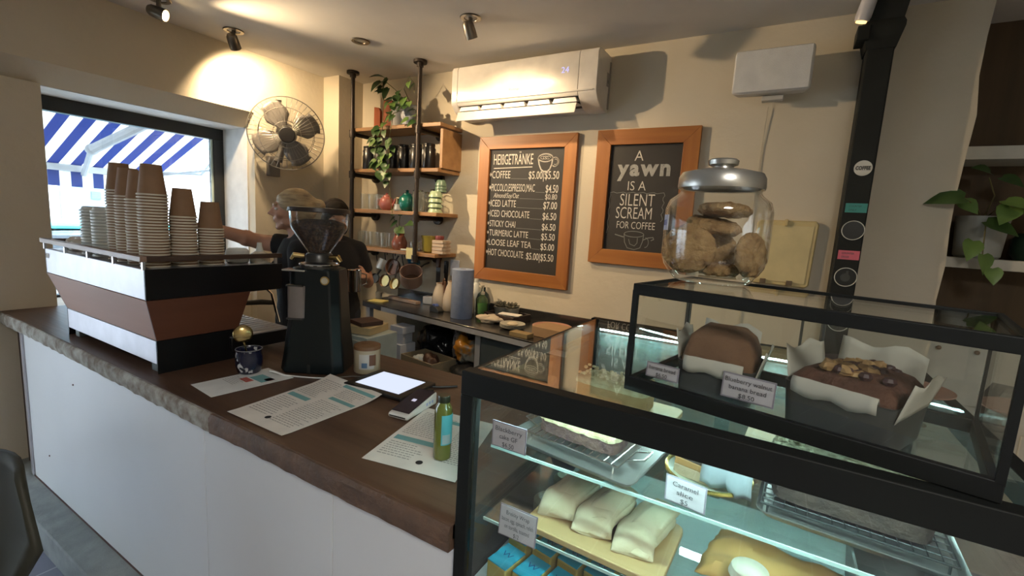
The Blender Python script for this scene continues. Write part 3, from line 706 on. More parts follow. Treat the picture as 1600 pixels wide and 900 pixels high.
# ------------------------------------------------------------------ steel bench along the back wall
bsteel = mat('bench_steel', (.16, .155, .15), .22, .85, col2=(.13, .125, .12), scale=3)
lsteel = mat('bench_edge_steel', (.50, .51, .53), .35, .45)
bn = thing('steel_bench', 'stainless steel bench along the back wall under the menu board', 'bench', (-2, 2.6, 0))
bp = [(-.80, .30), (-.80, -.10), (-.55, -.145), (1.05, -.33), (1.05, .30)]
MB().prism(bp, .925, .937).build('top', bsteel, bn, bev=.002)
m = MB(); m.prism([(-.80, -.10), (-.55, -.145), (-.55, -.13), (-.79, -.085)], .893, .926); m.build('side_lip', mat('dark_blue_lip', (.012, .016, .03), .4), bn)
MB().prism([(-.55, -.145), (1.05, -.33), (1.05, -.315), (-.55, -.13)], .893, .926).build('front_lip', lsteel, bn)
MB().b2((-.80, .285, .937), (1.05, .299, 1.00)).build('upstand', bsteel, bn, bev=.002)
dk = mat('dark_cabinet', (.045, .06, .065), .5)
MB().prism([(.42, -.22), (1.03, -.29), (1.03, .29), (.42, .29)], 0, .893).build('cabinet', dk, bn)
MB().b2((-.78, -.08, .50), (.42, .28, .53)).build('undershelf', mat('undershelf', (.10, .085, .065), .6), bn)
MB().b2((-.78, .26, .0), (.42, .285, .893)).build('back_sheet', mat('under_back', (.16, .15, .12), .8), bn)
for x, y in ((-.76, -.06), (.38, -.18)): MB().b2((x-.02, y-.02, 0), (x+.02, y+.02, .893)).build('leg', lsteel, bn)
ZB = .938
# blue paper roll
t = thing('paper_roll', 'upright roll of blue paper towel on the steel bench', 'paper roll', (-1.862, 2.54, ZB))
MB().lathe([(.020, 0), (.074, 0), (.0755, .003), (.0755, .335), (.073, .338), (.020, .338), (.020, 0)], n=36).build('roll', mat('blue_paper', (.25, .31, .46), .85, scale=30, bump=.2, bscale=120), t)
MB().lathe([(.020, 0), (.020, .336), (.0175, .336), (.0175, 0), (.020, 0)], n=20).build('core', kraft, t)
# soap
t = thing('soap_bottle', 'pump bottle of green soap beside the blue paper roll', 'bottle', (-1.825, 2.74, ZB))
MB().lathe([(0, 0), (.036, 0), (.040, .005), (.040, .09), (.036, .115), (.022, .13), (.014, .138), (.014, .145), (0, .145)], n=26).build('body', glass('green_bottle', (.55, .8, .55), .05, 1.45, .25, (.25, .36, .18)), t)
MB().lathe([(0, .004), (.033, .004), (.036, .01), (.036, .085), (0, .085)], n=20).build('soap', mat('green_soap', (.10, .34, .09), .2), t)
m = MB(); m.cyl((0, 0, .145), (0, 0, .165), .015, n=16); m.cyl((0, 0, .165), (0, 0, .205), .005, n=10); m.box((-.005, -.01, .207), (.018, .045, .010)); m.build('pump', mat('pump_cream', (.66, .62, .50), .4), t)
t = thing('dark_bottle', 'dark round bottle behind the green soap pump', 'bottle', (-1.86, 2.80, ZB))
MB().lathe([(0, 0), (.05, 0), (.055, .02), (.055, .10), (.04, .14), (.016, .16), (.016, .19), (0, .19)], n=24).build('body', mat('dark_glass_green', (.03, .05, .05), .15), t)
t = thing('white_bottle', 'white bottle half hidden between the paper roll and the soap', 'bottle', (-1.94, 2.82, ZB))
MB().lathe([(0, 0), (.045, 0), (.045, .14), (.03, .20), (.016, .215), (.016, .24), (0, .24)], n=22).build('body', white_pl, t)
def crumple(name, label, cat, c, r, mm, seed, amp=.35, sc=9):
    m = MB(); m.ball((0, 0, r[2]), r, 40)
    from mathutils import noise
    for v in m.bm.verts:
        n = noise.noise(v.co*sc+Vector((seed, 0, 0)))+.5*noise.noise(v.co*sc*2.3+Vector((0, seed, 0)))
        v.co += Vector((v.co.x, v.co.y, v.co.z-r[2])).normalized()*n*amp*min(r)
        v.co.z = max(v.co.z, 0)
    return tag(m.build(name, mm, loc=c, ang=60), label, cat)
crumple('tea_towel', 'crumpled pale cloth lying on the steel bench by the paper roll', 'cloth', (-1.64, 2.545, ZB), (.105, .055, .026), mat('pale_cloth', (.52, .43, .32), .9, scale=14), 3, .8, 22)
# tray with succulents
t = thing('flat_tray', 'dark wooden tray holding succulents and papers on the steel bench', 'tray', (-1.585, 2.70, ZB), R(-8))
m = MB(); m.b2((-.13, -.10, .0), (.13, .10, .012))
for lo, hi in (((-.13, -.10, .01), (.13, -.09, .05)), ((-.13, .09, .01), (.13, .10, .05)), ((-.13, -.09, .01), (-.12, .09, .05)), ((.12, -.09, .01), (.13, .09, .05))): m.b2(lo, hi)
m.build('tray', wood('dark_tray', (.05, .03, .025), (.03, .02, .017), 'x', .5), t, bev=.002)
tag(MB().box((-1.53, 2.645, ZB+.056), (.15, .07, .006), rz=.1).build('paper_stack', warm_paper), 'small stack of pale paper on the dark tray', 'paper')
def succulent(x, y, z, lab):
    t = thing('potted_succulent', lab, 'plant', (x, y, z), group='succulents on the bench tray'); t.scale = (1.4, 1.4, 1.4)
    MB().lathe([(0, 0), (.03, 0), (.036, .045), (.038, .05), (.033, .05), (.031, .045), (0, .042)], n=20).build('pot', mat('grey_pot', (.26, .25, .21), .8), t)
    m = MB()
    for ring, (n, l, el) in enumerate(((8, .040, .25), (7, .034, .75), (4, .024, 1.2))):
        for i in range(n):
            a = 2*PI*i/n+ring*.4; d = Vector((math.cos(a)*math.cos(el), math.sin(a)*math.cos(el), math.sin(el)))
            m.tube([(0, 0, .05), Vector((0, 0, .05))+d*l*.55, Vector((0, 0, .052))+d*l], [.004, .009, .002], 6)
    m.build('leaves', mat('succulent_green', (.14, .13, .09), .6), t)
succulent(-1.66, 2.735, ZB+.0125, 'grey potted succulent at the paper roll end of the tray')
succulent(-1.575, 2.745, ZB+.0125, 'grey potted succulent in the middle of the dark tray')
def plate(name, label, c, r, mm, group=None, h=.014):
    t = thing(name, label, 'plate', c, group=group)
    MB().lathe([(0, 0), (r*.55, 0), (r*.6, .002), (r, h), (r*1.0, h+.003), (r*.96, h+.003), (r*.6, .006), (0, .005)], n=40).build('dish', mm, t); return t
stone = mat('stoneware', (.42, .40, .32), .35)
for i, lab in enumerate(('lowest of the small stoneware plates on the bench', 'middle one of the small stoneware plates on the bench', 'top one of the small stoneware plates on the bench')):
    plate('small_plate', lab, (-1.425, 2.50, ZB+.001+i*.0085), .082, stone, 'stoneware plates on the bench')
tag(MB().lathe([(0, .004), (.03, .004), (.036, .012), (.028, .018), (0, .02)], n=18).build('dough_scrap', mat('pale_dough', (.62, .52, .36), .7), loc=(-1.425, 2.50, ZB+.021)), 'pale scrap of food on the topmost stoneware plate', 'food')
tag(MB().lathe([(0, 0), (.10, 0), (.125, .016), (.13, .02), (.12, .021), (.1, .009), (0, .008)], n=40).build('pink_plate', mat('pink_plate', (.50, .25, .17), .3)), 'wide pink plate on the steel bench by the back wall', 'plate').location = (-1.23, 2.68, ZB)
tag(MB().box((-1.11, 2.50, ZB+.03), (.26, .17, .06), rz=-.12).build('cardboard_box', mat('kraft_box', (.36, .22, .11), .75), bev=.002), 'low brown cardboard box at the display case end of the bench', 'box')
tag(MB().box((-1.28, 2.36, ZB+.013), (.13, .07, .025), rz=-.1).build('wooden_block', wood('oily_wood', (.30, .22, .10), (.22, .15, .07), 'x')), 'small pale wooden block at the front edge of the bench', 'block')
# left end of the bench
tag(MB().box((-2.68, 2.55, ZB+.004), (.13, .09, .008), rz=.25).build('sticky_notepad', mat('yellow_note', (.62, .50, .16), .7)), 'yellow notepad at the corner end of the steel bench', 'notepad')
tag(MB().lathe([(0, 0), (.025, 0), (.028, .05), (.024, .05), (.022, .006), (0, .005)], n=20).build('shot_glass', mat('dim_glass', (.30, .28, .24), .3), loc=(-2.79, 2.66, ZB)), 'small dull tumbler behind the yellow notepad', 'tumbler')
tag(MB().box((-2.55, 2.70, ZB+.012), (.34, .05, .024), rz=-.12).build('rolling_board', wood('pinkish_board', (.42, .30, .22), (.36, .25, .18), 'x'), bev=.003), 'long pale wooden board lying along the bench under the hanging pans', 'board')
tag(MB().box((-2.34, 2.78, ZB+.03), (.11, .07, .06), rz=.2).build('white_carton', white_paint, bev=.004), 'small white carton on the bench left of the cream bags', 'carton')
t = thing('tape_dispenser', 'small dark dispenser with blue tape in front of the cream bags', 'dispenser', (-2.10, 2.56, ZB), R(-12))
m = MB(); m.prism([(-.05, 0), (.05, 0), (.05, .015), (.03, .035), (-.02, .05), (-.05, .035)], -.025, .025, Matrix.Rotation(PI/2, 4, 'X')); m.build('body', black_metal, t, bev=.002)
m = MB(); m.cyl((-.015, -.015, .036), (-.015, .015, .036), .022, n=20); m.build('tape', mat('blue_tape', (.08, .14, .42), .4), t)
def flour_bag(x, y, h, w, lab):
    t = thing('cream_jug', lab, 'jug', (x, y, ZB), group='cream jugs with wooden handles on the bench')
    m = MB(); m.lathe([(0, 0), (w*.9, 0), (w, .01), (w*.98, h*.4), (w*.72, h*.72), (w*.52, h*.86), (w*.56, h*.94), (w*.5, h*.94), (w*.44, h*.84), (0, h*.8)], n=28); m.build('body', mat('cream_stoneware', (.56, .47, .36), .5), t)
    m = MB(); m.tube([(w*.5, 0, h*.9), (w*.75, 0, h*1.12), (w*1.02, 0, h*1.02), (w*.95, 0, h*.6)], .009, 8); m.build('handle', wood('jug_handle', (.16, .07, .035), (.11, .05, .025), 'z'), t, rot=(0, 0, R(-20)))
    MB().cyl((0, 0, h*.86), (0, 0, h*.93), w*.42, w*.46).build('stopper', wood('jug_handle', (.16, .07, .035), (.11, .05, .025), 'z'), t)
flour_bag(-2.20, 2.72, .20, .062, 'cream jug with a brown handle, furthest from the paper roll')
flour_bag(-2.055, 2.68, .235, .068, 'tallest cream jug with a brown handle, between its two neighbours')
flour_bag(-1.925, 2.69, .21, .058, 'cream jug partly hidden behind the blue paper roll')
# knives on the wall strip
t = thing('wall_knife', 'wooden-handled knife hanging on the back wall by the cream jugs', 'knife', (-2.36, 2.885, 1.0))
MB().b2((-.02, -.006, .02), (.02, -.002, .22)).build('blade', dsteel, t); MB().b2((-.018, -.016, .22), (.018, .004, .34)).build('handle', wood('jug_handle', (.16, .07, .035), (.11, .05, .025), 'z'), t, bev=.004)
t = thing('wall_knife', 'dark knife hanging on the back wall next to the wooden-handled one', 'knife', (-2.28, 2.885, .98))
MB().b2((-.018, -.006, .02), (.018, -.002, .2)).build('blade', dsteel, t); MB().b2((-.016, -.016, .2), (.016, .004, .30)).build('handle', black_metal, t, bev=.004)

# ------------------------------------------------------------------ stores under the bench
ZU = .531
wbox = mat('white_box', (.55, .57, .63), .6)
for i, (x, z, sx, sy, sz, lab) in enumerate(((-2.34, ZU, .15, .14, .16, 'white box at the bottom of the stack under the bench'), (-2.35, ZU+.161, .13, .12, .075, 'pale box in the middle of the stack under the bench'), (-2.33, ZU+.237, .13, .12, .05, 'pale box topmost of the stack under the bench'))):
    b = MB().box((0, 0, sz/2), (sx, sy, sz)).build('carton', wbox, loc=(x, 2.46, z), rot=(0, 0, R((-6, 9, -3)[i])), bev=.002); tag(b, lab, 'box', 'white boxes under the bench')
t = thing('wooden_crate', 'shallow pale wooden crate under the steel bench', 'crate', (-2.06, 2.44, ZU), R(-10))
m = MB(); pw = wood('crate_wood', (.30, .24, .15), (.24, .19, .12), 'x')
m.b2((-.17, -.11, 0), (.17, .11, .01)); m.b2((-.17, -.11, .01), (.17, -.10, .11)); m.b2((-.17, .10, .01), (.17, .11, .11)); m.b2((-.17, -.10, .01), (-.16, .10, .11)); m.b2((.16, -.10, .01), (.17, .10, .11)); m.build('box', pw, t, bev=.002)
crumple('black_bag', 'black plastic bag behind the boxes under the bench', 'bag', (-2.20, 2.70, ZU), (.15, .12, .14), mat('black_plastic', (.012, .013, .015), .25), 5, .5, 12)
crumple('patterned_bag', 'pale patterned bag hanging out under the bench top', 'bag', (-1.93, 2.66, ZU), (.075, .06, .16), mat('patterned_bag', (.50, .50, .50), .6, col2=(.10, .10, .12), scale=24, thr=(.5, .56)), 9, .4, 9)
crumple('brown_packet', 'small brown packet in the wooden crate', 'packet', (-2.02, 2.42, ZU+.0105), (.06, .05, .065), mat('brown_packet', (.10, .05, .03), .5), 6, .4, 20)
crumple('white_wrapper', 'small white wrapper in the wooden crate', 'wrapper', (-2.12, 2.41, ZU+.0105), (.05, .04, .055), white_pl, 8, .4, 24)
crumple('orange_packet', 'bulging clear packet with orange contents under the bench', 'packet', (-1.765, 2.48, ZU+.125), (.09, .075, .085), mat('orange_snacks', (.46, .19, .02), .3, col2=(.26, .25, .21), scale=9, thr=(.46, .54)), 12, .75, 13)
crumple('grey_bag', 'large crumpled grey bag against the dark cabinet under the bench', 'bag', (-1.745, 2.70, ZU), (.10, .09, .15), mat('grey_foil_bag', (.20, .20, .18), .4), 15, .5, 9)
crumple('dark_sack', 'dark sack in front of the orange packet under the bench', 'sack', (-1.75, 2.46, ZU), (.11, .08, .055), mat('dark_sack', (.02, .02, .02), .5), 18, .4, 11)
t = thing('clear_bottle', 'small clear bottle lying by the cabinet under the bench', 'bottle', (-1.63, 2.33, ZU+.035), rot=(R(90), 0, R(-60)))
MB().lathe([(0, -.06), (.024, -.06), (.026, -.05), (.026, .02), (.012, .045), (.012, .06), (0, .06)], n=20).build('body', mat('cloudy_bottle', (.45, .47, .48), .15), t)
# between the baristas and the counter: white cabinet with a box and notebook
t = thing('white_cabinet', 'low white cabinet behind the cream canister', 'cabinet', (-1.865, 1.73, 0))
m = MB(); m.b2((-.13, -.10, 0), (.075, .12, .97)); m.build('body', mat('cabinet_white', (.40, .45, .42), .5), t, bev=.004)
MB().b2((-.12, -.112, .05), (.065, -.101, .95)).build('door', mat('cabinet_white', (.40, .45, .42), .5), t, bev=.003)
MB().b2((.04, -.125, .60), (.05, -.112, .70)).build('handle', dsteel, t)
tag(MB().box((0, 0, .02), (.16, .17, .04)).build('notebook_box', mat('cream_board', (.50, .38, .20), .7), loc=(-1.91, 1.74, .971), rot=(0, 0, R(12)), bev=.002), 'flat cream box with a dark edge on the white cabinet', 'box')
tag(MB().box((0, 0, .012), (.13, .13, .022)).build('brown_notebook', mat('brown_cover', (.07, .035, .025), .5), loc=(-1.91, 1.735, 1.012), rot=(0, 0, R(-14)), bev=.002), 'brown notebook on the flat cream box', 'notebook')
# ------------------------------------------------------------------ pipe shelf in the corner
shelf_w = wood('shelf_timber', (.36, .20, .085), (.26, .135, .055), 'x', .5, 5, .15)
pipe_m = mat('dark_pipe', (.045, .035, .03), .45, .5)
ps = thing('pipe_shelf', 'four-board timber shelf on dark iron pipes in the corner', 'shelf', (-2.7, 2.77, 1.3))
SZ = [2.29, 1.97, 1.65, 1.345]          # top faces
XR = [-2.19, -2.20, -2.20, -2.20]
for z, xr in zip(SZ, XR): MB().b2((-3.10+2.7, -.13, z-1.3-.028), (xr+2.7, .128, z-1.3)).build('shelf_board', shelf_w, ps, bev=.003)
for x, zb in ((-3.085, .12-.18), (-2.385, .0)):
    m = MB(); m.cyl((x+2.7, -.145, zb), (x+2.7, -.145, 1.415), .0165, n=14); m.cyl((x+2.7, -.145, 1.40), (x+2.7, -.145, 1.419), .048, n=20); m.cyl((x+2.7, -.145, 1.375), (x+2.7, -.145, 1.40), .024, n=16)
    for z in SZ: m.cyl((x+2.7, -.145, z-1.3-.075), (x+2.7, -.145, z-1.3-.02), .024, n=14)
    m.build('pole', pipe_m, ps)
for z in SZ:
    for x in (-3.085, -2.385):
        m = MB(); m.cyl((x+2.7, -.145, z-1.3-.047), (x+2.7, .125, z-1.3-.047), .0165, n=12); m.cyl((x+2.7, .10, z-1.3-.047), (x+2.7, .129, z-1.3-.047), .042, n=18); m.build('pipe_arm', pipe_m, ps)
# end board under the top shelf, right side
MB().b2((-2.215+2.7, -.10, 1.972-1.3), (-2.19+2.7, .128, 2.25-1.3)).build('end_board', shelf_w, ps, bev=.002)
SY = 2.75
terra = wood('terracotta_wood', (.36, .085, .025), (.28, .065, .02), 'z', .6)
for i, (x, h, tl, lab) in enumerate(((-2.985, .185, -4, 'shorter reddish board leaning at the pole end of the top shelf'), (-2.86, .235, 5, 'taller reddish board next to the white pot on the top shelf'))):
    m = MB(); wd = .075+.025*i; m.prism([(-wd/2, 0), (wd/2, 0), (wd/2, h-.03), (wd/2-.02, h), (-wd/2, h+.01)], -.012, .012, Matrix.Rotation(PI/2, 4, 'X')); tag(m.build('wooden_board', terra, loc=(x, 2.80, 2.2905), rot=(0, 0, R(tl)), bev=.003), lab, 'board')
leaf_m = mat('pothos_leaf', (.055, .115, .028), .4, col2=(.03, .07, .018), scale=10)
leaf_l = mat('pothos_leaf_light', (.14, .24, .055), .4, col2=(.09, .16, .04), scale=10)
stem_m = mat('plant_stem', (.16, .14, .05), .6)
def leaf(mb, p, d, L, up=(0, 0, 1), fold=.25, droop=.3):
    """heart-shaped leaf blade with a raised fold along the midrib"""
    d = Vector(d).normalized(); u = Vector(up); u = (u-d*u.dot(d))
    if u.length < 1e-3: u = Vector((1, 0, 0))-d*d.x
    u.normalize(); s = d.cross(u); p = Vector(p)
    W = [(0, 0), (-.06, .22), (.08, .36), (.30, .42), (.55, .33), (.78, .17), (1, 0)]
    def pt(a, b): return p+d*(a*L)+s*(b*L)+u*(abs(b)*fold*L-droop*L*a*a)
    mid = [mb.bm.verts.new(pt(a*.98+.01, 0)) for a in (0, .1, .25, .4, .6, .8, 1)]
    for sg in (1, -1):
        e = [mb.bm.verts.new(pt(a, b*sg)) for a, b in W[1:6]]
        f = [mid[0]]+e+[mid[6]]
        for i in range(6):
            q = (f[i], f[i+1], mid[i+1], mid[i]); q = [v for k, v in enumerate(q) if v not in q[:k]]
            fc = mb.bm.faces.new(q if sg > 0 else q[::-1]); fc.material_index = mb.mi
def vine(par, stems, leaves, seed, name='foliage', mats=None):
    random.seed(seed); m = MB()
    for p in stems: m.tube(p, .0028, 6)
    m.build('stem', stem_m, par)
    m = MB()
    for p, d, L in leaves:
        m.mi = 1 if random.random() < .25 else 0; leaf(m, p, d, L, (random.uniform(-.3, .3), -.6, .7), .2, random.uniform(.1, .45))
    o = m.build(name, mats or [leaf_m, leaf_l], par, ang=60)
    return o
t = thing('white_pot', 'tall plain white pot behind the trailing plant on the top shelf', 'pot', (-2.745, 2.79, 2.2905))
MB().lathe([(0, 0), (.05, 0), (.058, .01), (.060, .19), (.055, .19), (.05, .02), (0, .015)], n=26).build('body', mat('pot_white', (.66, .66, .64), .4), t)
pt_ = thing('trailing_plant', 'green trailing pothos in a grey marbled pot on the top shelf', 'plant', (-2.57, 2.74, 2.2905))
MB().lathe([(0, 0), (.055, 0), (.070, .01), (.082, .14), (.083, .15), (.074, .15), (.07, .13), (0, .13)], n=30).build('pot', mat('marble_pot', (.50, .52, .56), .35, col2=(.14, .16, .22), scale=14, thr=(.42, .62)), pt_)
random.seed(21)
stems = [[(0, 0, .13), (-.08, -.06, .25), (-.20, -.06, .33), (-.26, -.07, .29)], [(.02, 0, .13), (.0, -.08, .26), (.06, -.09, .34), (.11, -.09, .29), (.12, -.10, .22)],
         [(-.03, -.02, .13), (-.12, -.10, .12), (-.16, -.13, .0), (-.17, -.15, -.18), (-.16, -.16, -.34)], [(-.02, -.03, .13), (-.06, -.12, .08), (-.07, -.15, -.10), (-.06, -.155, -.40), (-.04, -.155, -.55), (-.02, -.15, -.66)],
         [(.04, 0, .13), (.10, -.05, .10), (.12, -.08, .02)]]
lv = []
for k in range(11): lv.append(((-.17-.10*random.random(), -.07, .24+.12*random.random()), (-.5+random.uniform(-.3, .5), -.3, -.6+random.uniform(-.2, .7)), random.uniform(.06, .085)))
for q, L in (((-.25, -.07, .34), .12), ((-.21, -.08, .36), .11), ((-.17, -.08, .27), .09), ((-.11, -.08, .20), .08), ((-.13, -.1, .10), .065), ((-.15, -.11, .02), .07), ((-.06, -.09, .22), .09), ((-.03, -.09, .25), .08), ((0, -.08, .20), .085), ((.05, -.09, .16), .07), ((-.09, -.10, .14), .07),
             ((.07, -.10, .30), .06), ((.12, -.10, .28), .065), ((.11, -.09, .06), .08), ((.13, -.09, .02), .075), ((.09, -.08, .10), .06)):
    lv.append((q, (random.uniform(-.8, .8), -.5, random.uniform(-.9, .1)), L))
for k in range(38):
    z = -.02-.36*random.random(); x = -.15+random.uniform(-.07, .13)
    lv.append(((x, -.165-.02*random.random(), z), (random.uniform(-.8, .8), -.4, -random.uniform(.2, 1)), random.uniform(.055, .08)))
for k in range(12): lv.append(((-.05+random.uniform(-.10, .16), -.11, .02+.18*random.random()), (random.uniform(-.8, .8), -.5, random.uniform(-.8, .3)), random.uniform(.055, .08)))
for k in range(6): lv.append(((-.055+random.uniform(-.03, .03), -.16, -.1-.35*random.random()), (random.uniform(-.8, .8), -.4, -.7), .06))
vine(pt_, stems, lv, 4)
tin_m = mat('black_tin', (.010, .010, .012), .3, coat=.3)
for i in range(6):
    x = -3.015+i*.128
    t = thing('tea_tin', '%s black tea tin from the left pole on the second shelf' % ('first', 'second', 'third', 'fourth', 'fifth', 'last')[i], 'tin', (x, 2.74, 1.9705), group='black tea tins on the second shelf')
    MB().lathe([(0, 0), (.050, 0), (.052, .004), (.052, .150), (.045, .160), (.045, .172), (.047, .174), (.047, .186), (.042, .190), (0, .190)], n=26).build('body', tin_m, t)
    m = MB(); n = 6; rr = .0525
    m.loft([[(rr*math.cos(R(-130+26*k/n)), rr*math.sin(R(-130+26*k/n)), z+.01*math.sin(PI*k/n)*s) for k in range(n+1)] for z, s in ((.115, -1), (.135, 1))], cap=False, closed=False)
    m.build('badge', mat('pale_tin_badge', (.60, .60, .57), .5), t)
    m = MB(); m.loft([[(rr*math.cos(R(-124+12*k/2)), rr*math.sin(R(-124+12*k/2)), z) for k in range(3)] for z in (.03, .10)], cap=False, closed=False); m.build('label_line', mat('dim_print', (.12, .12, .12), .5), t)
clear = glass('clear_glass', (.95, .96, .95), 0, 1.45, .05, (.8, .82, .8))
def tumbler(x, y, z, r, h, lab, grp, name='glass_tumbler', m0=None):
    return tag(MB().lathe([(0, 0), (r*.86, 0), (r*.9, .004), (r, h), (r*.94, h), (r*.84, .01), (0, .01)], n=24).build(name, m0 or clear, loc=(x, y, z)), lab, 'glass', grp)
for i in range(5):
    tumbler(-3.01+(i % 3)*.085+(.04 if i > 2 else 0), 2.70+(.10 if i > 2 else 0), 1.6505, .038, .125, ('front tumbler nearest the left pole on the teapot shelf', 'second front tumbler from the left pole on the teapot shelf', 'front tumbler beside the pink teapot', 'back tumbler nearest the left pole on the teapot shelf', 'back tumbler behind the pink teapot')[i], 'tumblers on the teapot shelf')
def teapot(x, name, lab, mm, s):
    t = thing(name, lab, 'teapot', (x, 2.71, 1.6505))
    MB().lathe([(0, 0), (.036*s, 0), (.055*s, .02*s), (.062*s, .055*s), (.055*s, .09*s), (.035*s, .11*s), (.03*s, .112*s), (0, .112*s)], n=28).build('body', mm, t)
    m = MB(); m.lathe([(.034*s, .11*s), (.030*s, .12*s), (.012*s, .128*s), (.008*s, .132*s), (.012*s, .142*s), (0, .148*s)], n=20); m.build('lid', mm, t)
    MB().tube([(.055*s, 0, .04*s), (.085*s, 0, .06*s), (.098*s, 0, .098*s)], [.014*s, .010*s, .007*s], 10).build('spout', mm, t)
    MB().tube([(-.055*s, 0, .085*s), (-.095*s, 0, .09*s), (-.098*s, 0, .045*s), (-.058*s, 0, .03*s)], .007*s, 8).build('handle', mat('cream_handle', (.55, .45, .30), .4) if s > 1 else mm, t)
teapot(-2.775, 'teapot', 'small pink teapot on the third shelf', mat('pink_glaze', (.52, .17, .14), .3, coat=.3), .95)
teapot(-2.555, 'teapot', 'dark green teapot with a cream handle on the third shelf', mat('green_glaze', (.012, .15, .12), .25, coat=.3), 1.12)
tag(MB().lathe([(0, 0), (.03, 0), (.035, .01), (.03, .035), (.036, .05), (.02, .05), (0, .045)], n=18).build('star_dish', white_pl, loc=(-2.60, 2.665, 1.6505)), 'tiny white dish in front of the green teapot', 'dish')
tag(MB().lathe([(0, 0), (.045, 0), (.05, .06), (.04, .1), (0, .1)], n=22).build('brown_pot', mat('brown_glaze', (.16, .09, .04), .4), loc=(-2.675, 2.76, 1.6505)), 'small brown pot between the pink and the green teapot', 'pot')
for i, (x, y, h, r, lab) in enumerate(((-2.435, 2.70, .165, .042, 'tall clear glass jar beside the green teapot'), (-2.345, 2.80, .18, .05, 'tall clear jar behind the green cups'), (-2.43, 2.82, .16, .042, 'clear jar at the back behind the right pole'))):
    t = thing('glass_jar', lab, 'jar', (x, y, 1.6505), group='clear jars on the third shelf')
    MB().lathe([(0, 0), (r, 0), (r, h*.85), (r*.85, h*.9), (r*.85, h), (r*.78, h), (r*.78, h*.9), (r*.92, h*.84), (r*.92, .008), (0, .008)], n=24).build('body', clear, t)
    MB().ring((0, 0, h*.95), r*.88, .004, 24).build('rim', chrome, t)
mint = mat('mint_glaze', (.40, .52, .33), .3, coat=.3)
gm = mat('sage_glaze', (.17, .27, .19), .35)
for (x, y, n, mm, nm) in ((-2.275, 2.715, 4, mint, 'light green'), (-2.225, 2.80, 3, gm, 'dark sage')):
    for k in range(n):
        z0 = 1.6505 + (0 if mm is mint else .16)
        if mm is gm: x, y, z0 = -2.262, 2.755, 1.6505+.156
        r = .055 if mm is mint else .045
        o = MB().lathe([(0, .045), (r*.62, .045), (r*.7, .04), (r*.95, .012), (r, 0), (r*.93, .001), (r*.66, .036), (0, .04)], n=24).build('cup', mm, loc=(x, y, z0+k*(.038 if mm is mint else .022)))
        tag(o, '%s cup, %s in its upturned stack at the shelf end' % (nm, ordn(n-1-k)), 'cup', nm+' cups on the third shelf')
# lowest shelf
for i in range(6):
    tumbler(-3.06+i*.066, 2.71+.02*(i % 2), 1.3455, .032, .125, '%s drinking glass from the left in the row on the lowest shelf' % ('first', 'second', 'third', 'fourth', 'fifth', 'last')[i], 'glasses on the lowest shelf', 'drinking_glass')
t = thing('cutting_jar', 'round reddish glass jar with a green plant cutting on the lowest shelf', 'plant', (-2.625, 2.71, 1.3455))
MB().lathe([(0, 0), (.045, 0), (.06, .02), (.062, .06), (.045, .10), (.035, .115), (.04, .13), (.034, .13), (0, .11)], n=26).build('jar', mat('red_glass', (.28, .06, .035), .2, col2=(.34, .16, .11), coat=.4), t)
vine(t, [[(0, 0, .12), (.02, -.03, .22), (.05, -.05, .27)], [(0, 0, .12), (-.03, -.02, .22), (-.05, -.03, .26)], [(0, 0, .12), (.06, -.04, .17), (.13, -.06, .21)]],
     [((.0, -.03, .22), (-.5, -.3, -.4), .08), ((-.03, -.03, .25), (-.7, -.3, -.5), .07), ((.03, -.05, .18), (.3, -.4, -.5), .085), ((.05, -.06, .16), (.8, -.4, -.1), .09), ((.13, -.06, .21), (.7, -.3, .1), .085), ((-.045, -.03, .27), (-.2, -.3, .8), .05), ((.05, -.05, .27), (.1, -.2, .9), .05)], 9)
t = thing('glass_box', 'low clear glass dish next to the reddish jar on the lowest shelf', 'dish', (-2.50, 2.76, 1.3455))
MB().lathe([(0, 0), (.05, 0), (.055, .07), (.05, .07), (.045, .01), (0, .01)], n=24).build('body', clear, t)
tag(MB().lathe([(0, 0), (.03, 0), (.045, .012), (.05, .10), (.054, .115), (.058, .13), (.05, .13), (0, .115)], n=26).build('yellow_jar', mat('olive_yellow_glass', (.33, .29, .06), .25, coat=.3), loc=(-2.335, 2.72, 1.3455)), 'olive yellow glass jar on the lowest shelf by the right pole', 'jar')
for k in range(4):
    o = MB().b2((-.052, -.05, 0), (.052, .05, .024)).build('cork_coaster', [wood('coaster_wood', (.34, .21, .12), (.50, .44, .36), 'x', .6)], loc=(-2.215, 2.73, 1.3455+k*.026), rot=(0, 0, R((2, -3, 4, 0)[k])), bev=.003)
    tag(o, 'striped wooden coaster, %s in the pile at the shelf end' % ordn(3-k), 'coaster', 'coasters on the lowest shelf')
tag(MB().lathe([(0, 0), (.03, 0), (.034, .02), (.03, .03), (0, .03)], n=18).build('red_bowl', mat('dull_red', (.20, .05, .05), .4), loc=(-2.235, 2.73, 1.3455+.1045)), 'small dull red bowl on the coaster pile', 'bowl')
tag(MB().box((-2.425, 2.612, 1.335), (.062, .0016, .085), rz=.08).build('sticky_note', mat('pale_yellow_note', (.72, .66, .34), .8)), 'pale yellow sticky note hanging from the lowest shelf edge', 'note')
t = thing('marker_pen', 'white and purple marker lying on the lowest shelf edge above the sticky note', 'pen', (-2.50, 2.655, 1.354), R(4))
MB().cyl((-.05, 0, 0), (.01, 0, 0), .008, n=12).build('barrel', white_pl, t); MB().cyl((.01, 0, 0), (.05, 0, 0), .0085, n=12).build('cap', mat('purple_cap', (.13, .06, .30), .4), t)
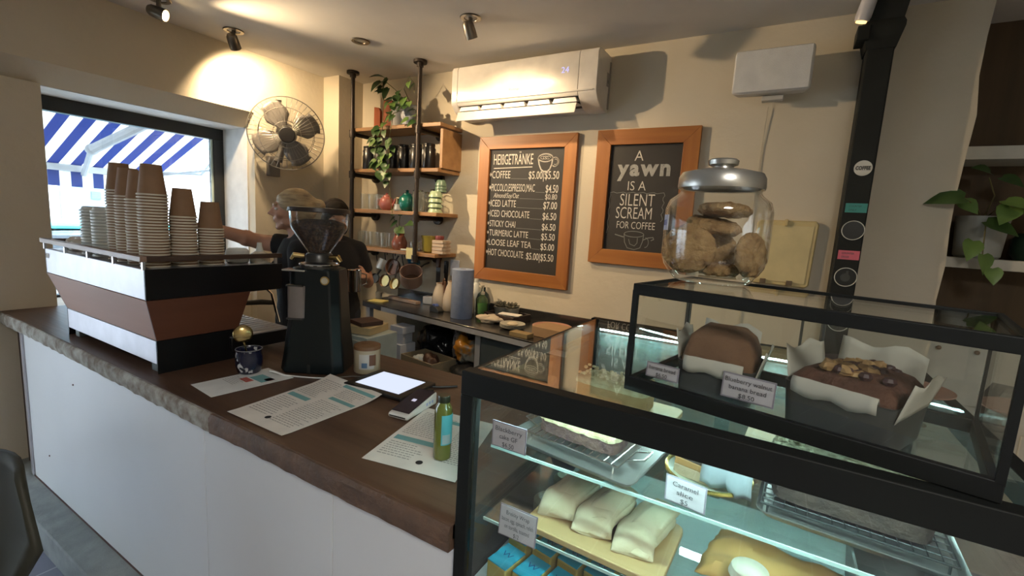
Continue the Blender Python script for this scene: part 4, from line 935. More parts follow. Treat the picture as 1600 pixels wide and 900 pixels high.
# hooks and hanging pots under the lowest shelf
def hook(x, y):
    t = thing('hook', 'dark S-shaped hook under the lowest shelf, number %s from the left pole' % ('one', 'two', 'three', 'four')[len([o for o in bpy.data.objects if o.name.startswith('hook')])], 'hook', (x, y, 1.19), group='hooks under the lowest shelf')
    t['label'] = 'dark S-shaped hook under the lowest shelf, %s from the left pole' % ('first', 'second', 'third', 'fourth')[len([o for o in bpy.data.objects if o.name.startswith('hook')])-1]
    MB().tube([(.012, 0, .10), (.014, 0, .118), (.0, 0, .126), (-.014, 0, .112), (-.004, 0, .06), (.012, 0, .02), (.018, 0, -.005), (.006, 0, -.018), (-.010, 0, -.008)], .0035, 8).build('wire', mat('dark_hook', (.05, .05, .055), .4, .6), t)
for x in (-2.88, -2.78, -2.69, -2.59): hook(x, 2.72)
def hung(name, lab, x, z, r, h, mm, tilt, yaw, inner, hl=.12, y=2.70):
    t = thing(name, lab, 'pan', (x, y, z), rot=(R(tilt), R(yaw), 0))
    MB().lathe([(0, 0), (r*.92, 0), (r*.98, .008), (r, h), (r*1.03, h), (r*.96, h-.003), (r*.92, .012), (0, .01)], n=30).build('bowl', mm, t)
    MB().lathe([(0, .013), (r*.9, .013)], n=30).build('inside', inner, t)
    MB().tube([(0, r*.95, h*.8), (0, r+hl*.5, h*.9), (0, r+hl, h*.8)], [.008, .006, .007], 8).build('handle', dsteel, t)
brn = mat('brown_pan', (.12, .055, .03), .4); brn_in = mat('pan_inside', (.14, .08, .045), .5)
alu = mat('aluminium_pan', (.42, .43, .42), .35, .6)
hung('sauce_pan', 'grey metal pan hanging nearest the left pole under the shelf', -2.80, 1.165, .062, .085, alu, -20, 12, alu)
hung('brown_pan', 'dark brown pan hanging between the grey pan and the pink one', -2.66, 1.20, .065, .035, brn, 78, 25, brn, .04)
hung('ladle', 'dark ladle hanging lowest nearest the left pole', -2.865, 1.085, .040, .03, mat('dark_ladle', (.05, .05, .05), .4), 70, 30, dsteel, .10)
hung('small_pan', 'small brown pan with a golden middle hanging below the dark brown pan', -2.72, 1.085, .050, .028, brn, 75, 15, brass, .10, 2.67)
hung('sieve', 'small golden sieve hanging right of the small brown pan', -2.60, 1.075, .045, .028, mat('gold_mesh', (.50, .36, .15), .4, .6), 72, -5, brass, .11, 2.66)
hung('copper_pan', 'large pinkish pan with a brown rim hanging furthest from the left pole', -2.475, 1.10, .085, .12, mat('dull_pink_metal', (.36, .25, .21), .45, .3), 28, 24, brn_in, .10)
t = thing('blue_mug', 'blue mug hanging behind the sticky note', 'mug', (-2.545, 2.80, 1.215), rot=(R(20), 0, 0))
MB().lathe([(0, 0), (.038, 0), (.042, .01), (.042, .09), (.038, .09), (.036, .012), (0, .01)], n=24).build('body', mat('blue_enamel', (.02, .12, .22), .35), t)
MB().tube([(.04, 0, .075), (.068, 0, .07), (.068, 0, .03), (.04, 0, .02)], .005, 8).build('handle', mat('blue_enamel', (.02, .12, .22), .35), t)
tag(MB().box((-2.20, 2.888, 1.23), (.085, .012, .13), rz=.0).build('light_switch', mat('pale_switch', (.50, .55, .66), .4), bev=.004), 'pale switch plate on the back wall below the shelf end', 'switch')

# ------------------------------------------------------------------ fan on the street wall
fx = Vector((.82, -.53, -.20)).normalized()
fan = thing('wall_fan', 'grey wall-mounted fan with a round wire cage by the window', 'fan', (-3.25, 2.165, 2.16))
fan.rotation_euler = fx.to_track_quat('Z', 'Y').to_euler()
gm_ = mat('fan_wire', (.30, .28, .24), .4, .6); fgrey = mat('fan_grey', (.20, .185, .17), .45); fdark = mat('fan_dark', (.045, .042, .042), .5)
blade_m = mat('fan_blade', (.24, .22, .20), .3, alpha=.85)
m = MB(); RF = .258
for z, r in ((.0, RF), (.055, RF*.72), (.075, RF*.36), (.078, .06), (-.075, RF*.72), (-.10, RF*.36)): m.ring((0, 0, z), r, .0022 if r < RF else .004, 48, 5)
for i in range(44):
    a = 2*PI*i/44; c, s = math.cos(a), math.sin(a)
    m.tube([(c*r, s*r, z) for r, z in ((RF, 0), (RF*.93, .028), (RF*.72, .055), (RF*.36, .075), (.055, .079))], .0011, 4)
    m.tube([(c*r, s*r, z) for r, z in ((RF, 0), (RF*.93, -.04), (RF*.72, -.075), (RF*.36, -.10))], .0011, 4)
m.build('cage', gm_, fan)
MB().lathe([(0, .085), (.05, .083), (.056, .077), (.056, .06), (0, .06)], n=30).build('front_cap', fdark, fan)
for k in range(4):
    m = MB(); a0 = k*PI/2+.5; rings = []
    for i in range(9):
        f = i/8; r = .045+.195*f; wdt = .38+.38*math.sin(PI*min(1, f*1.0+.12)) if f < .95 else .42
        row = []
        for j in range(7):
            a = a0+(j/6-.5)*2*wdt*(.9 if f < .5 else 1.0)*.85; rr = r*(1-.10*abs(j/6-.35)*f); row.append((rr*math.cos(a), rr*math.sin(a), .02*(j/6-.5)*2*(.6+.4*f)))
        rings.append(row)
    nf = [[m.bm.verts.new(p) for p in row] for row in rings]
    for i in range(8):
        for j in range(6): m.bm.faces.new((nf[i][j], nf[i][j+1], nf[i+1][j+1], nf[i+1][j]))
    bo = m.build('blade', blade_m, fan); so = bo.modifiers.new('solid', 'SOLIDIFY'); so.thickness = .003
m = MB(); m.lathe([(0, .05), (.046, .05), (.046, -.03), (0, -.03)], n=26); m.build('hub', fdark, fan)
m = MB(); m.lathe([(0, -.03), (.07, -.03), (.075, -.06), (.065, -.13), (.03, -.16), (0, -.16)], n=26); m.build('motor', fgrey, fan)
iw = fan.rotation_euler.to_matrix().inverted()
def fl(p): return iw @ (Vector(p)-Vector(fan.location))
m = MB(); m.tube([fl((-3.36, 2.24, 2.17)), fl((-3.40, 2.22, 2.05)), fl((-3.42, 2.20, 1.97))], [.03, .028, .03], 12); m.build('arm', fgrey, fan)
m = MB(); Mi = iw.to_4x4() @ Matrix.Translation(-Vector(fan.location)); m.box((-3.445, 2.18, 1.93), (.045, .09, .15), M=Mi); m.build('wall_bracket', fgrey, fan, bev=.006)

# ------------------------------------------------------------------ air conditioner
ac = thing('air_conditioner', 'white split air conditioner high on the back wall', 'air conditioner', (-1.60, 2.9, 2.30))
acw = mat('ac_white', (.74, .70, .64), .28, coat=.2)
pr = [(-.001, .365), (-.185, .365), (-.21, .355), (-.222, .335), (-.222, .125), (-.215, .105), (-.175, .065), (-.12, .035), (-.06, .03), (-.001, .03)]
x0, x1 = -.535, .545
inner = [(-.001, .365), (-.185, .365), (-.21, .355), (-.222, .335), (-.222, .125), (-.215, .105), (-.205, .096), (-.13, .115), (-.07, .05), (-.06, .03), (-.001, .03)]
m = MB(); m.loft([[(x0, y, z) for y, z in pr], [(x0+.05, y, z) for y, z in pr]]); m.loft([[(x1-.12, y, z) for y, z in pr], [(x1, y, z) for y, z in pr]])
m.loft([[(x0+.05, y, z) for y, z in inner], [(x1-.12, y, z) for y, z in inner]]); m.build('body', acw, ac, bev=.004)
m = MB(); m.b2((x0+.05, -.226, .118), (x1-.02, -.218, .126)); m.build('panel_seam', mat('ac_seam', (.55, .52, .48), .4), ac)
MB().loft([[(x0+.05, -.20, .098), (x0+.05, -.125, .112), (x0+.05, -.068, .052)], [(x1-.12, -.20, .098), (x1-.12, -.125, .112), (x1-.12, -.068, .052)]]).build('outlet', mat('ac_dark_outlet', (.05, .045, .045), .6), ac)
for i in range(5):
    xa = x0+.062+i*.181; MB().loft([[(xa, -.205, .062), (xa+.168, -.205, .062), (xa+.168, -.12, .085), (xa, -.12, .085)], [(xa+.012, -.204, .090), (xa+.156, -.204, .090), (xa+.156, -.12, .104), (xa+.012, -.12, .104)]]).build('vane', mat('ac_vane', (.66, .64, .62), .4), ac, bev=.002)
MB().loft([[(x0+.055, -.12, .055), (x1-.125, -.12, .055), (x1-.125, -.125, .062), (x0+.055, -.125, .062)], [(x0+.055, -.205, .048), (x1-.125, -.205, .048), (x1-.125, -.211, .056), (x0+.055, -.211, .056)], [(x0+.055, -.226, -.010), (x1-.125, -.226, -.010), (x1-.125, -.232, -.006), (x0+.055, -.232, -.006)]]).build('flap', acw, ac, bev=.002)
m = MB(); text_mb(m, 'Rinnai', (-.06, -.2232, .160), .020, align='LEFT', width=.075); m.build('lettering', mat('ac_grey_print', (.36, .33, .28), .4), ac, smooth=False)
m = MB(); text_mb(m, '24', (.335, -.2232, .232), .034, align='CENTER', width=.05); m.build('display', emis('display_blue', '#cfc8ff', 1.1), ac, smooth=False)
m = MB(); m.b2((x1-.002, -.06, .18), (x1+.002, -.03, .26)); m.build('side_label', mat('grey_label', (.34, .32, .30), .6), ac)
m = MB(); m.b2((x1, -.025, .05), (x1+.004, -.004, .33)); m.build('side_grille', mat('ac_side', (.32, .30, .27), .6), ac)
m = MB(); text_mb(m, '333', (x1+.003, -.045, .20), .016, right=(0, 1, 0), align='CENTER'); m.build('side_lettering', black_ink, ac, smooth=False)

# ------------------------------------------------------------------ chalkboards
frame_w = wood('orange_pine', (.42, .17, .04), (.27, .095, .022), 'z', .42, 5, .12)
frame_h = wood('orange_pine_rail', (.42, .17, .04), (.27, .095, .022), 'x', .42, 5, .12)
chalkb = mat('chalkboard', (.020, .018, .016), .6, col2=(.028, .025, .022), scale=5)
chalk = mat('white_chalk', (.70, .67, .60), .9, col2=(.55, .52, .46), scale=70)
chalk_dim = mat('dim_chalk', (.24, .25, .23), .9, scale=40)
chalk_grey = mat('grey_chalk_fill', (.42, .42, .40), .9, col2=(.30, .30, .28), scale=50)
def board(name, label, x0, x1, z0, z1, fw, depth=.03):
    t = thing(name, label, 'chalkboard', ((x0+x1)/2, 2.9, (z0+z1)/2)); a, b = (x1-x0)/2, (z1-z0)/2
    for s in (-1, 1):
        m = MB(); m.prism([(s*a, -b), (s*a, b), (s*(a-fw), b-fw), (s*(a-fw), -b+fw)], .001, depth, Matrix.Rotation(PI/2, 4, 'X')); m.build('side_rail', frame_w, t, bev=.002)
        m = MB(); m.prism([(-a, s*b), (a, s*b), (a-fw, s*(b-fw)), (-a+fw, s*(b-fw))], .001, depth, Matrix.Rotation(PI/2, 4, 'X')); m.build('cross_rail', frame_h, t, bev=.002)
    MB().b2((-a+fw*.8, -.012, -b+fw*.8), (a-fw*.8, -.002, b-fw*.8)).build('slate', chalkb, t)
    return t
def chalk_path(m, pts, wd=.005, y=-.0135):
    for p, q in zip(pts, pts[1:]):
        d = Vector((q[0]-p[0], 0, q[1]-p[1]))
        if d.length < 1e-6: continue
        d.normalize(); n = Vector((-d.z, 0, d.x))*wd/2; e = d*wd*.35
        A, B = Vector((p[0], y, p[1])), Vector((q[0], y, q[1])); m.poly([A-n-e, B-n+e, B+n+e, A+n-e])
def ell(cx, cz, rx, rz, a0=0, a1=360, n=20): return [(cx+rx*math.cos(R(a0+(a1-a0)*i/n)), cz+rz*math.sin(R(a0+(a1-a0)*i/n))) for i in range(n+1)]
b1 = board('menu_chalkboard', 'larger orange-framed chalkboard listing hot drinks and prices', -2.005, -1.232, 1.175, 2.217, .088)
cx, cz = -1.6185, 1.696
def B1(x, z): return (x-cx, z-cz)
m = MB()
def T1(s, x, z, h, w=None, al='LEFT', bold=.0, shear=0, mm=None, space=1.0): text_mb(mm or m, s, (x-cx, -.0132, z-cz), h, align=al, width=w, bold=bold, shear=shear, space=space)
T1('HEIßGETRÄNKE', -1.885, 2.022, .072, .325, bold=.004)
m2 = MB(); 
for s in (B1(-1.88, 1.995), ): chalk_path(m, [s, (B1(-1.565, 2.003))], .006)
rows = [('COFFEE', 1.925, .052, .155, '$5.00|$5.50', .235), ('PICCOLO,ESPRESSO,MAC', 1.833, .052, .36, '$4.50', .095), ('ICED LATTE', 1.722, .048, .215, '$7.00', .105), ('ICED CHOCOLATE', 1.648, .048, .33, '$6.50', .105), ('STICKY CHAI', 1.576, .045, .22, '$6.50', .105), ('TURMERIC LATTE', 1.508, .045, .33, '$5.50', .105), ('LOOSE LEAF TEA', 1.438, .045, .36, '$5.00', .105), ('HOT CHOCOLATE', 1.362, .048, .30, '$5.00|$5.50', .215)]
for s, z, h, wd, p, pw in rows:
    T1(s, -1.893, z, h, wd); T1(p, -1.353, z-.004, h, pw, 'RIGHT', .008)
    m.poly([(q[0], -.0132, q[1]) for q in (B1(-1.915, z+h*.5), B1(-1.906, z+h*.2), B1(-1.897, z+h*.5), B1(-1.906, z+h*.8))])
    chalk_path(m2, [B1(-1.885+wd, z-.002), B1(-1.36-pw, z-.004)], .0025)
T1('Almond/Soy/Oat', -1.872, 1.786, .034, .215, shear=.3); T1('$0.80', -1.358, 1.783, .036, .09, 'RIGHT')
chalk_path(m2, [B1(-1.65, 1.784), B1(-1.46, 1.782)], .0025)
# cup drawing
chalk_path(m, [B1(*p) for p in ell(-1.465, 2.063, .054, .026)], .008); chalk_path(m, [B1(*p) for p in ((-1.52, 2.058), (-1.512, 2.02), (-1.495, 1.985), (-1.475, 1.972), (-1.445, 1.972), (-1.428, 1.988), (-1.415, 2.02), (-1.411, 2.058))], .009)
chalk_path(m, [B1(*p) for p in ell(-1.392, 2.035, .028, .030, 110, -120, 14)], .008); chalk_path(m, [B1(*p) for p in ell(-1.388, 2.035, .016, .018, 110, -120, 12)], .004)
for k in (-.02, 0, .02): chalk_path(m, [B1(*p) for p in ell(-1.465+k, 2.064, .018, .010, 0, 300, 10)], .004)
m.build('lettering', chalk, b1, smooth=False); m2.build('dotted_rule', chalk_dim, b1, smooth=False)
b2 = board('quote_chalkboard', 'smaller orange-framed chalkboard with a joke about a yawn and coffee', -1.095, -.474, 1.385, 2.222, .092)
cx, cz = -.7845, 1.8035
m = MB()
T1('A', -.822, 2.032, .062, .055, 'CENTER', -.008); T1('IS A', -.82, 1.853, .056, .112, 'CENTER', -.008); T1('SILENT', -.810, 1.758, .074, .215, 'CENTER', -.008); T1('SCREAM', -.825, 1.678, .072, .225, 'CENTER', -.008); T1('FOR COFFEE', -.805, 1.616, .044, .24, 'CENTER', -.008)
m.build('lettering', chalk, b2, smooth=False)
m = MB(); T1('yawn', -.79, 1.945, .092, .325, 'CENTER', .04, mm=m, space=1.22); m.build('bubble_lettering', chalk_grey, b2, smooth=False)
m = MB(); 
wv = [(-.985+.004*math.sin(i*1.7), 1.84-.26*i/14) for i in range(15)]; chalk_path(m, [B1(*p) for p in wv], .003)
chalk_path(m, [B1(-.985+.335*i/16, 1.838+.004*math.sin(i*2.1)) for i in range(17)], .003); chalk_path(m, [B1(-.65+.006*math.sin(i*1.9), 1.838-.17*i/12) for i in range(13)], .003)
chalk_path(m, [B1(*p) for p in ell(-.81, 1.583, .062, .018)], .004); chalk_path(m, [B1(*p) for p in ((-.872, 1.58), (-.865, 1.53), (-.845, 1.495), (-.80, 1.487), (-.765, 1.50), (-.752, 1.54), (-.748, 1.58))], .004)
chalk_path(m, [B1(*p) for p in ((-.93, 1.575), (-.875, 1.562))], .006); chalk_path(m, [B1(*p) for p in ((-.75, 1.55), (-.72, 1.565), (-.69, 1.57), (-.685, 1.558), (-.70, 1.55))], .005)
chalk_path(m, [B1(*p) for p in ((-.84, 1.55), (-.83, 1.52), (-.80, 1.51), (-.785, 1.53), (-.785, 1.56))], .0035); chalk_path(m, [B1(*p) for p in ell(-.735, 1.535, .02, .03, 90, -90, 10)], .0035)
m.build('chalk_drawing', chalk_dim, b2, smooth=False)

# ------------------------------------------------------------------ speaker, folder and iron column
sp = thing('wall_speaker', 'white rectangular speaker on the back wall near the iron column', 'speaker', (-.155, 2.9, 2.44), R(0))
m = MB(); m.loft([[(-.155, -.06, -.095), (.165, -.06, -.095), (.165, -.06, .105), (-.155, -.06, .105)], [(-.175, -.17, -.105), (.185, -.17, -.105), (.185, -.17, .115), (-.175, -.17, .115)]]); m.build('body', mat('speaker_white', (.66, .65, .62), .5), sp, bev=.02, bseg=3)
MB().b2((-.165, -.176, -.097), (.172, -.1705, .105)).build('grille', mat('speaker_grille', (.70, .70, .69), .7, bump=.3, bscale=300), sp, bev=.015)
MB().box((-.02, -.03, -.02), (.06, .06, .06)).build('bracket', mat('speaker_grey', (.55, .54, .50), .5), sp, bev=.004)
MB().box((.02, -.09, -.118), (.10, .05, .024)).build('lower_bracket', mat('speaker_grey', (.55, .54, .50), .5), sp, bev=.004)
tag(MB().tube([(-.155, 2.885, 2.30), (-.16, 2.893, 2.1), (-.165, 2.893, 1.7), (-.16, 2.893, 1.3), (-.16, 2.893, 1.0)], .003, 6).build('speaker_wire', plaster), 'thin wall-coloured wire running down from the white speaker', 'wire')
fo = thing('cream_board', 'cream rounded board hanging flat on the back wall behind the cookie jar', 'board', (.005, 2.9, 1.53))
cm = mat('cream_yellow_plastic', (.62, .50, .24), .45)
MB().prism([(-.13, -.17), (.125, -.175), (.14, -.16), (.148, .16), (.135, .178), (-.125, .175), (-.138, .16), (-.14, -.16)], .001, .026, Matrix.Rotation(PI/2, 4, 'X')).build('panel', cm, fo, bev=.006)
MB().prism([(-.118, -.15), (.12, -.155), (.128, .15), (-.12, .15)], .026, .029, Matrix.Rotation(PI/2, 4, 'X')).build('inset', mat('cream_yellow_light', (.66, .56, .30), .5), fo, bev=.001)
MB().box((.0, -.032, .165), (.016, .02, .035)).build('hook', cm, fo, bev=.003)
for x in (-.075, .05): MB().box((x, -.034, -.155), (.028, .02, .025)).build('clip', mat('brown_clip', (.14, .10, .06), .5), fo, bev=.002)
pc = thing('iron_column', 'tall black iron column with stickers standing against the back wall', 'column', (.28, 2.83, 0))
iron = mat('painted_iron', (.014, .016, .015), .6, col2=(.018, .020, .018), scale=8, bump=.1, spec=.2)
MB().b2((-.052, -.065, 0), (.052, .065, 2.55)).build('shaft', iron, pc, bev=.006)
m = MB(); m.loft([[(-.056*k, -.07*k, z), (.056*k, -.07*k, z), (.056*k, .068, z), (-.056*k, .068, z)] for k, z in ((1.0, 2.50), (1.35, 2.58), (1.35, 2.60), (1.2, 2.62), (1.45, 2.719))]); m.build('capital', iron, pc)
MB().b2((-.10, -.10, 2.535), (-.05, .02, 2.60)).build('capital_lug', iron, pc, bev=.004)
wht = mat('sticker_white', (.62, .62, .56), .5)
stk = MB(); stk.cyl((.006, -.0655, 1.962), (.006, -.0672, 1.962), .036, n=36); so = stk.build('round_sticker', wht, pc)
m = MB(); text_mb(m, 'COFFEE', (.006, -.0675, 1.954), .017, align='CENTER', width=.058, bold=.03); m.build('lettering', black_ink, so, smooth=False)
for z, dark in ((1.668, 1), (1.440, 2), (1.305, 3), (1.215, 3)):
    s = MB(); s.ring((.006, -.067, z), .045, .0022, 40, 6, 'y'); k = s.build('ring_sticker', wht, pc)
    MB().cyl((.006, -.0655, z), (.006, -.0668, z), .044, n=36).build('sticker_face', mat('sticker_black', (.012, .014, .013), .3), k)
    if dark == 2:
        m = MB(); m.cyl((.004, -.067, 1.438), (.004, -.0676, 1.438), .020, n=20); m.box((.010, -.0674, 1.462), (.010, .001, .018)); m.build('sticker_mark', mat('sticker_mark', (.05, .055, .05), .5), k)
for z, c, nm, tx in ((1.775, (.07, .32, .29), 'teal', ('COUNTER', 'ONLY')), (1.548, (.70, .16, .22), 'pink', ('COUNTER', 'ORDER'))):
    k = MB().box((.004, -.0665, z), (.086, .0016, .044)).build('%s_note' % nm, mat('note_'+nm, c, .8), pc)
    m = MB(); text_mb(m, tx[0], (-.025, -.0677, z+.004), .009, width=.05); text_mb(m, tx[1], (-.025, -.0677, z-.014), .009, width=.032); m.build('lettering', mat('note_ink', (.05, .10, .11), .8), k, smooth=False)
t = thing('clamp_light', 'small white lamp clipped at the top of the iron column', 'lamp', (.20, 2.74, 2.67), rot=(R(10), R(12), 0))
MB().lathe([(0, -.05), (.028, -.048), (.032, -.03), (.030, .05), (0, .05)], n=22).build('shade', mat('lamp_white', (.66, .64, .66), .3), t)
MB().lathe([(0, -.057), (.022, -.055), (.022, -.049), (0, -.049)], n=18).build('bulb', emis('lamp_glow', '#ffd98a', 2.0), t)

# ------------------------------------------------------------------ alcove on the right
sw = mat('alcove_white', (.60, .58, .50), .7)
al = thing('alcove_shelf', 'upper white shelf board in the alcove at the wall end', 'shelf', (1.2, 3.13, 2.06), group='white boards in the alcove')
MB().b2((-.59, -.125, -.03), (.78, .125, .03)).build('board', sw, al, bev=.002)
al2 = thing('alcove_shelf', 'lower white shelf board in the alcove holding the potted plant', 'shelf', (1.2, 3.13, 1.545), group='white boards in the alcove')
MB().b2((-.59, -.125, -.025), (.78, .125, .025)).build('board', sw, al2, bev=.002)
dw = thing('drawer_unit', 'white drawer unit with small brown knobs low in the alcove', 'drawers', (1.0, 3.13, 0))
MB().b2((-.39, -.10, 0), (.60, .12, 1.20)).build('body', sw, dw, bev=.003)
for z in (.62, 1.03):
    for x in (-.20, .30):
        d = MB().b2((x-.22, -.118, z-.18), (x+.22, -.101, z+.13)).build('drawer', sw, dw, bev=.003)
        for k in (-.07, .07): MB().ball((x+k, -.128, z+.09), .011, 10).build('knob', mat('brown_knob', (.16, .08, .03), .4), d)
ap = thing('alcove_plant', 'trailing green plant in a pale pot on the lower alcove shelf', 'plant', (.82, 3.09, 1.5705))
MB().lathe([(0, 0), (.075, 0), (.085, .01), (.095, .17), (.10, .20), (.09, .20), (.085, .17), (0, .16)], n=30).build('pot', mat('pale_grey_pot', (.40, .42, .39), .4), ap)
vine(ap, [[(0, 0, .18), (-.06, -.12, .24), (-.13, -.21, .27)], [(0, 0, .18), (.05, -.10, .28), (.12, -.14, .26)], [(0, -.02, .18), (-.02, -.13, .15), (-.02, -.16, .02), (.02, -.165, -.06)], [(0, 0, .18), (.02, -.02, .30), (-.02, -.05, .38)]],
     [((-.13, -.215, .27), (-1, -.15, .02), .14), ((-.12, -.15, .26), (.4, -.4, -.4), .085), ((-.02, -.06, .40), (-.5, -.4, .3), .09), ((.02, -.06, .38), (.5, -.4, -.2), .09), ((.03, -.12, .27), (.4, -.5, -.2), .10), ((.10, -.14, .28), (.8, -.4, .1), .10), ((.05, -.14, .24), (-.3, -.5, -.5), .11), ((-.03, -.16, .17), (.7, -.3, -.35), .13), ((-.06, -.16, .08), (-.1, -.5, -.8), .10), ((-.02, -.17, .02), (.3, -.4, -.9), .09), ((.02, -.17, -.04), (.1, -.4, -.9), .08), ((.09, -.13, .22), (.3, -.3, .7), .10), ((.14, -.12, .26), (.6, -.3, -.6), .10)], 12)
t = thing('dark_pot', 'dark leaf-green pot beside the pale pot in the alcove', 'pot', (1.02, 3.14, 1.5705))
MB().lathe([(0, 0), (.05, 0), (.07, .03), (.07, .10), (.05, .13), (0, .13)], n=22).build('body', mat('dark_green_pot', (.02, .045, .025), .4), t)

# ------------------------------------------------------------------ ceiling lamps
dmetal = mat('bronze_nickel', (.22, .19, .15), .3, .9)
def downlight(name, label, x, y, aim, power, can=True, group='swivel spots in the ceiling', emit=40, size=R(75)):
    t = thing(name, label, 'ceiling light', (x, y, CE), group=group)
    MB().lathe([(.036, 0), (.058, 0), (.060, -.003), (.056, -.007), (.038, -.005), (.036, 0)], n=32).build('rim', dmetal, t)
    d = (Vector(aim)-Vector((x, y, CE-.07))).normalized(); q = d.to_track_quat('-Z', 'Y').to_matrix().to_4x4()
    if can:
        M = Matrix.Translation((0, 0, -.075)) @ q
        m = MB(); m.lathe([(0, .058), (.022, .055), (.031, .04), (.034, .0), (.034, -.035), (.030, -.035), (.029, .0), (0, .02)], n=28, M=M); m.build('can', dmetal, t)
        m = MB(); m.cyl((0, 0, -.002), (0, 0, -.045), .012, n=12); m.build('swivel', dmetal, t)
        b = MB(); b.lathe([(0, -.026), (.026, -.024), (.028, -.018), (0, -.016)], n=24, M=M); b.build('bulb', emis('warm_bulb', '#ffdca0', emit), t)
        p = Vector((x, y, CE-.075))+d*.05
    else:
        m = MB(); m.lathe([(.050, -.002), (.03, .0), (.02, -.003), (0, -.003)], n=24); m.build('glass', mat('dim_lamp_glass', (.5, .48, .42), .2), t); p = None
    if power:
        light('spot_lamp', 'SPOT', p, power, WARM, Vector(p)+d, spot_size=size, spot_blend=.7, shadow_soft_size=.02)
    return t
downlight('ceiling_spot', 'swivel spot lamp turned to the street wall above the fan', -3.185, 1.76, (-3.47, 2.15, 2.15), 60, size=R(140))
downlight('ceiling_spot', 'swivel spot lamp in front of the air conditioner', -1.64, 2.20, (-1.60, 2.62, 1.95), 38, size=R(125))
downlight('ceiling_spot', 'bright spot lamp at the top edge by the street wall', -3.14, 1.33, (-1.2, 2.9, 1.9), 170)
downlight('small_downlight', 'small unlit recessed lamp between the spots and the shelf poles', -2.52, 2.20, (-2.52, 2.2, 0), 0, False, None)
def fill_panel(x, y, lab, power):  # added fill light, out of view, lifts the room with neutral light
    t = thing('fill_panel', lab, 'ceiling light', (x, y, CE), group=None)
    MB().b2((-.32, -.32, -.03), (.32, .32, 0)).build('frame', white_paint, t, bev=.004)
    MB().b2((-.30, -.30, -.034), (.30, .30, -.03)).build('diffuser', emis('fill_glow', '#fff2de', 2), t)
    light('fill_lamp', 'AREA', (x, y, CE-.04), power, (1, .95, .88), (x, y, 0), shape='SQUARE', size=.6)
fill_panel(.9, -.9, 'added square fill light out of view above the customer side of the room', 44)
# ------------------------------------------------------------------ lower display case
frame_m = mat('black_case_frame', (.011, .013, .012), .55, col2=(.009, .010, .010), scale=6, spec=.2)
cg = glass('case_glass', (.97, .985, .98), 0, 1.5)
cgt = glass('case_top_glass', (.965, .985, .98), 0, 1.5)
led = emis('cold_led', '#c8f7f4', 85)
Z1 = 1.312
dc = thing('display_case', 'large black-framed glass food case standing at the counter end', 'display case', (-.09, 1.07, 0))
# local: x -.42..+.42, y -.365..+.37
for lo, hi in (((-.42, -.365, Z1-.048), (.42, -.335, Z1)), ((-.42, .34, Z1-.04), (.42, .37, Z1))): MB().b2(lo, hi).build('top_rail', frame_m, dc, bev=.002)
for lo, hi in (((-.42, -.335, Z1-.040), (-.405, .34, Z1-.004)), ((.395, -.335, Z1-.040), (.42, .34, Z1))): MB().b2(lo, hi).build('side_rail', frame_m, dc, bev=.002)
for x in (-.42, .39):
    MB().b2((x, -.365, .0), (x+.030, -.335, Z1-.048)).build('front_post', frame_m, dc, bev=.002)
    MB().b2((x, .34, .0), (x+.030, .37, Z1-.04)).build('back_post', frame_m, dc, bev=.002)
MB().b2((-.405, -.362, .80), (.405, .365, .83)).build('deck', mat('case_deck', (.45, .50, .50), .4), dc)
MB().b2((-.415, -.355, .06), (.415, .36, .80)).build('base', frame_m, dc)
MB().b2((-.39, -.357, .83), (.39, -.351, Z1-.048)).build('front_glass', cg, dc)
for x in (-.413, .400): MB().b2((x, -.335, .83), (x+.006, .34, Z1-.03)).build('side_glass', cg, dc)
MB().b2((-.404, -.335, Z1-.006), (.394, .34, Z1)).build('top_glass', cgt, dc)
for x0, x1, y in ((-.39, .02, .350), (-.02, .39, .358)): MB().b2((x0, y, .83), (x1, y+.005, Z1-.045)).build('sliding_door', glass('door_glass', (.72, .80, .78), .02, 1.5, .25, (.30, .38, .38)), dc)
sg = glass('shelf_glass', (.95, .985, .975), 0, 1.5)
edge_g = mat('glass_edge', (.45, .62, .58), .15, emit=0)
for z, y0 in ((1.127, -.27), (.965, -.285)):
    s = MB().b2((-.40, y0, z-.006), (.39, .335, z)).build('glass_shelf', sg, dc)
    MB().b2((-.40, y0-.003, z-.006), (.39, y0, z)).build('shelf_edge', edge_g, s)
def strip(lo, hi, par, nm='led_strip'):
    MB().b2(lo, hi).build(nm, led, par)
MB().b2((-.39, -.335, Z1-.024), (.39, -.310, Z1-.010)).build('light_housing', frame_m, dc)
strip((-.38, -.333, Z1-.030), (.38, -.318, Z1-.0245), dc)
MB().b2((-.39, .315, Z1-.024), (.39, .34, Z1-.010)).build('light_housing', frame_m, dc)
strip((-.38, .32, Z1-.030), (.38, .335, Z1-.0245), dc)

ZS1, ZS2, ZDK = 1.1275, .9655, .8305
serif = mat('card_ink', (.06, .055, .06), .8)
card_m = mat('card_white', (.56, .53, .56), .6)
card_b = mat('card_backing', (.30, .27, .32), .6)
def card(label, loc, w, h, lines, rz=0, tilt=-12, group=None):
    t = thing('price_card', label, 'price card', loc, rot=(R(tilt), 0, rz))
    MB().b2((-w/2, 0, 0), (w/2, .0012, h)).build('backing', card_b, t)
    MB().b2((-w/2+.0025, -.0008, .0025), (w/2-.0025, 0, h-.0025)).build('face', card_m, t)
    m = MB(); n = len(lines); lh = (h*.86)/n
    for i, (s, k) in enumerate(lines): text_mb(m, s, (0, -.0014, h*.90-lh*(i+.80)), lh*.60, align='CENTER', width=w*k)
    m.build('lettering', serif, t, smooth=False)
    MB().b2((-w*.3, 0, 0), (w*.3, .02, .001)).build('foot', card_b, t)
    return t
random.seed(5)
crumb = mat('crumble', (.62, .53, .34), .85, col2=(.48, .37, .20), scale=60, bump=1, bscale=60)
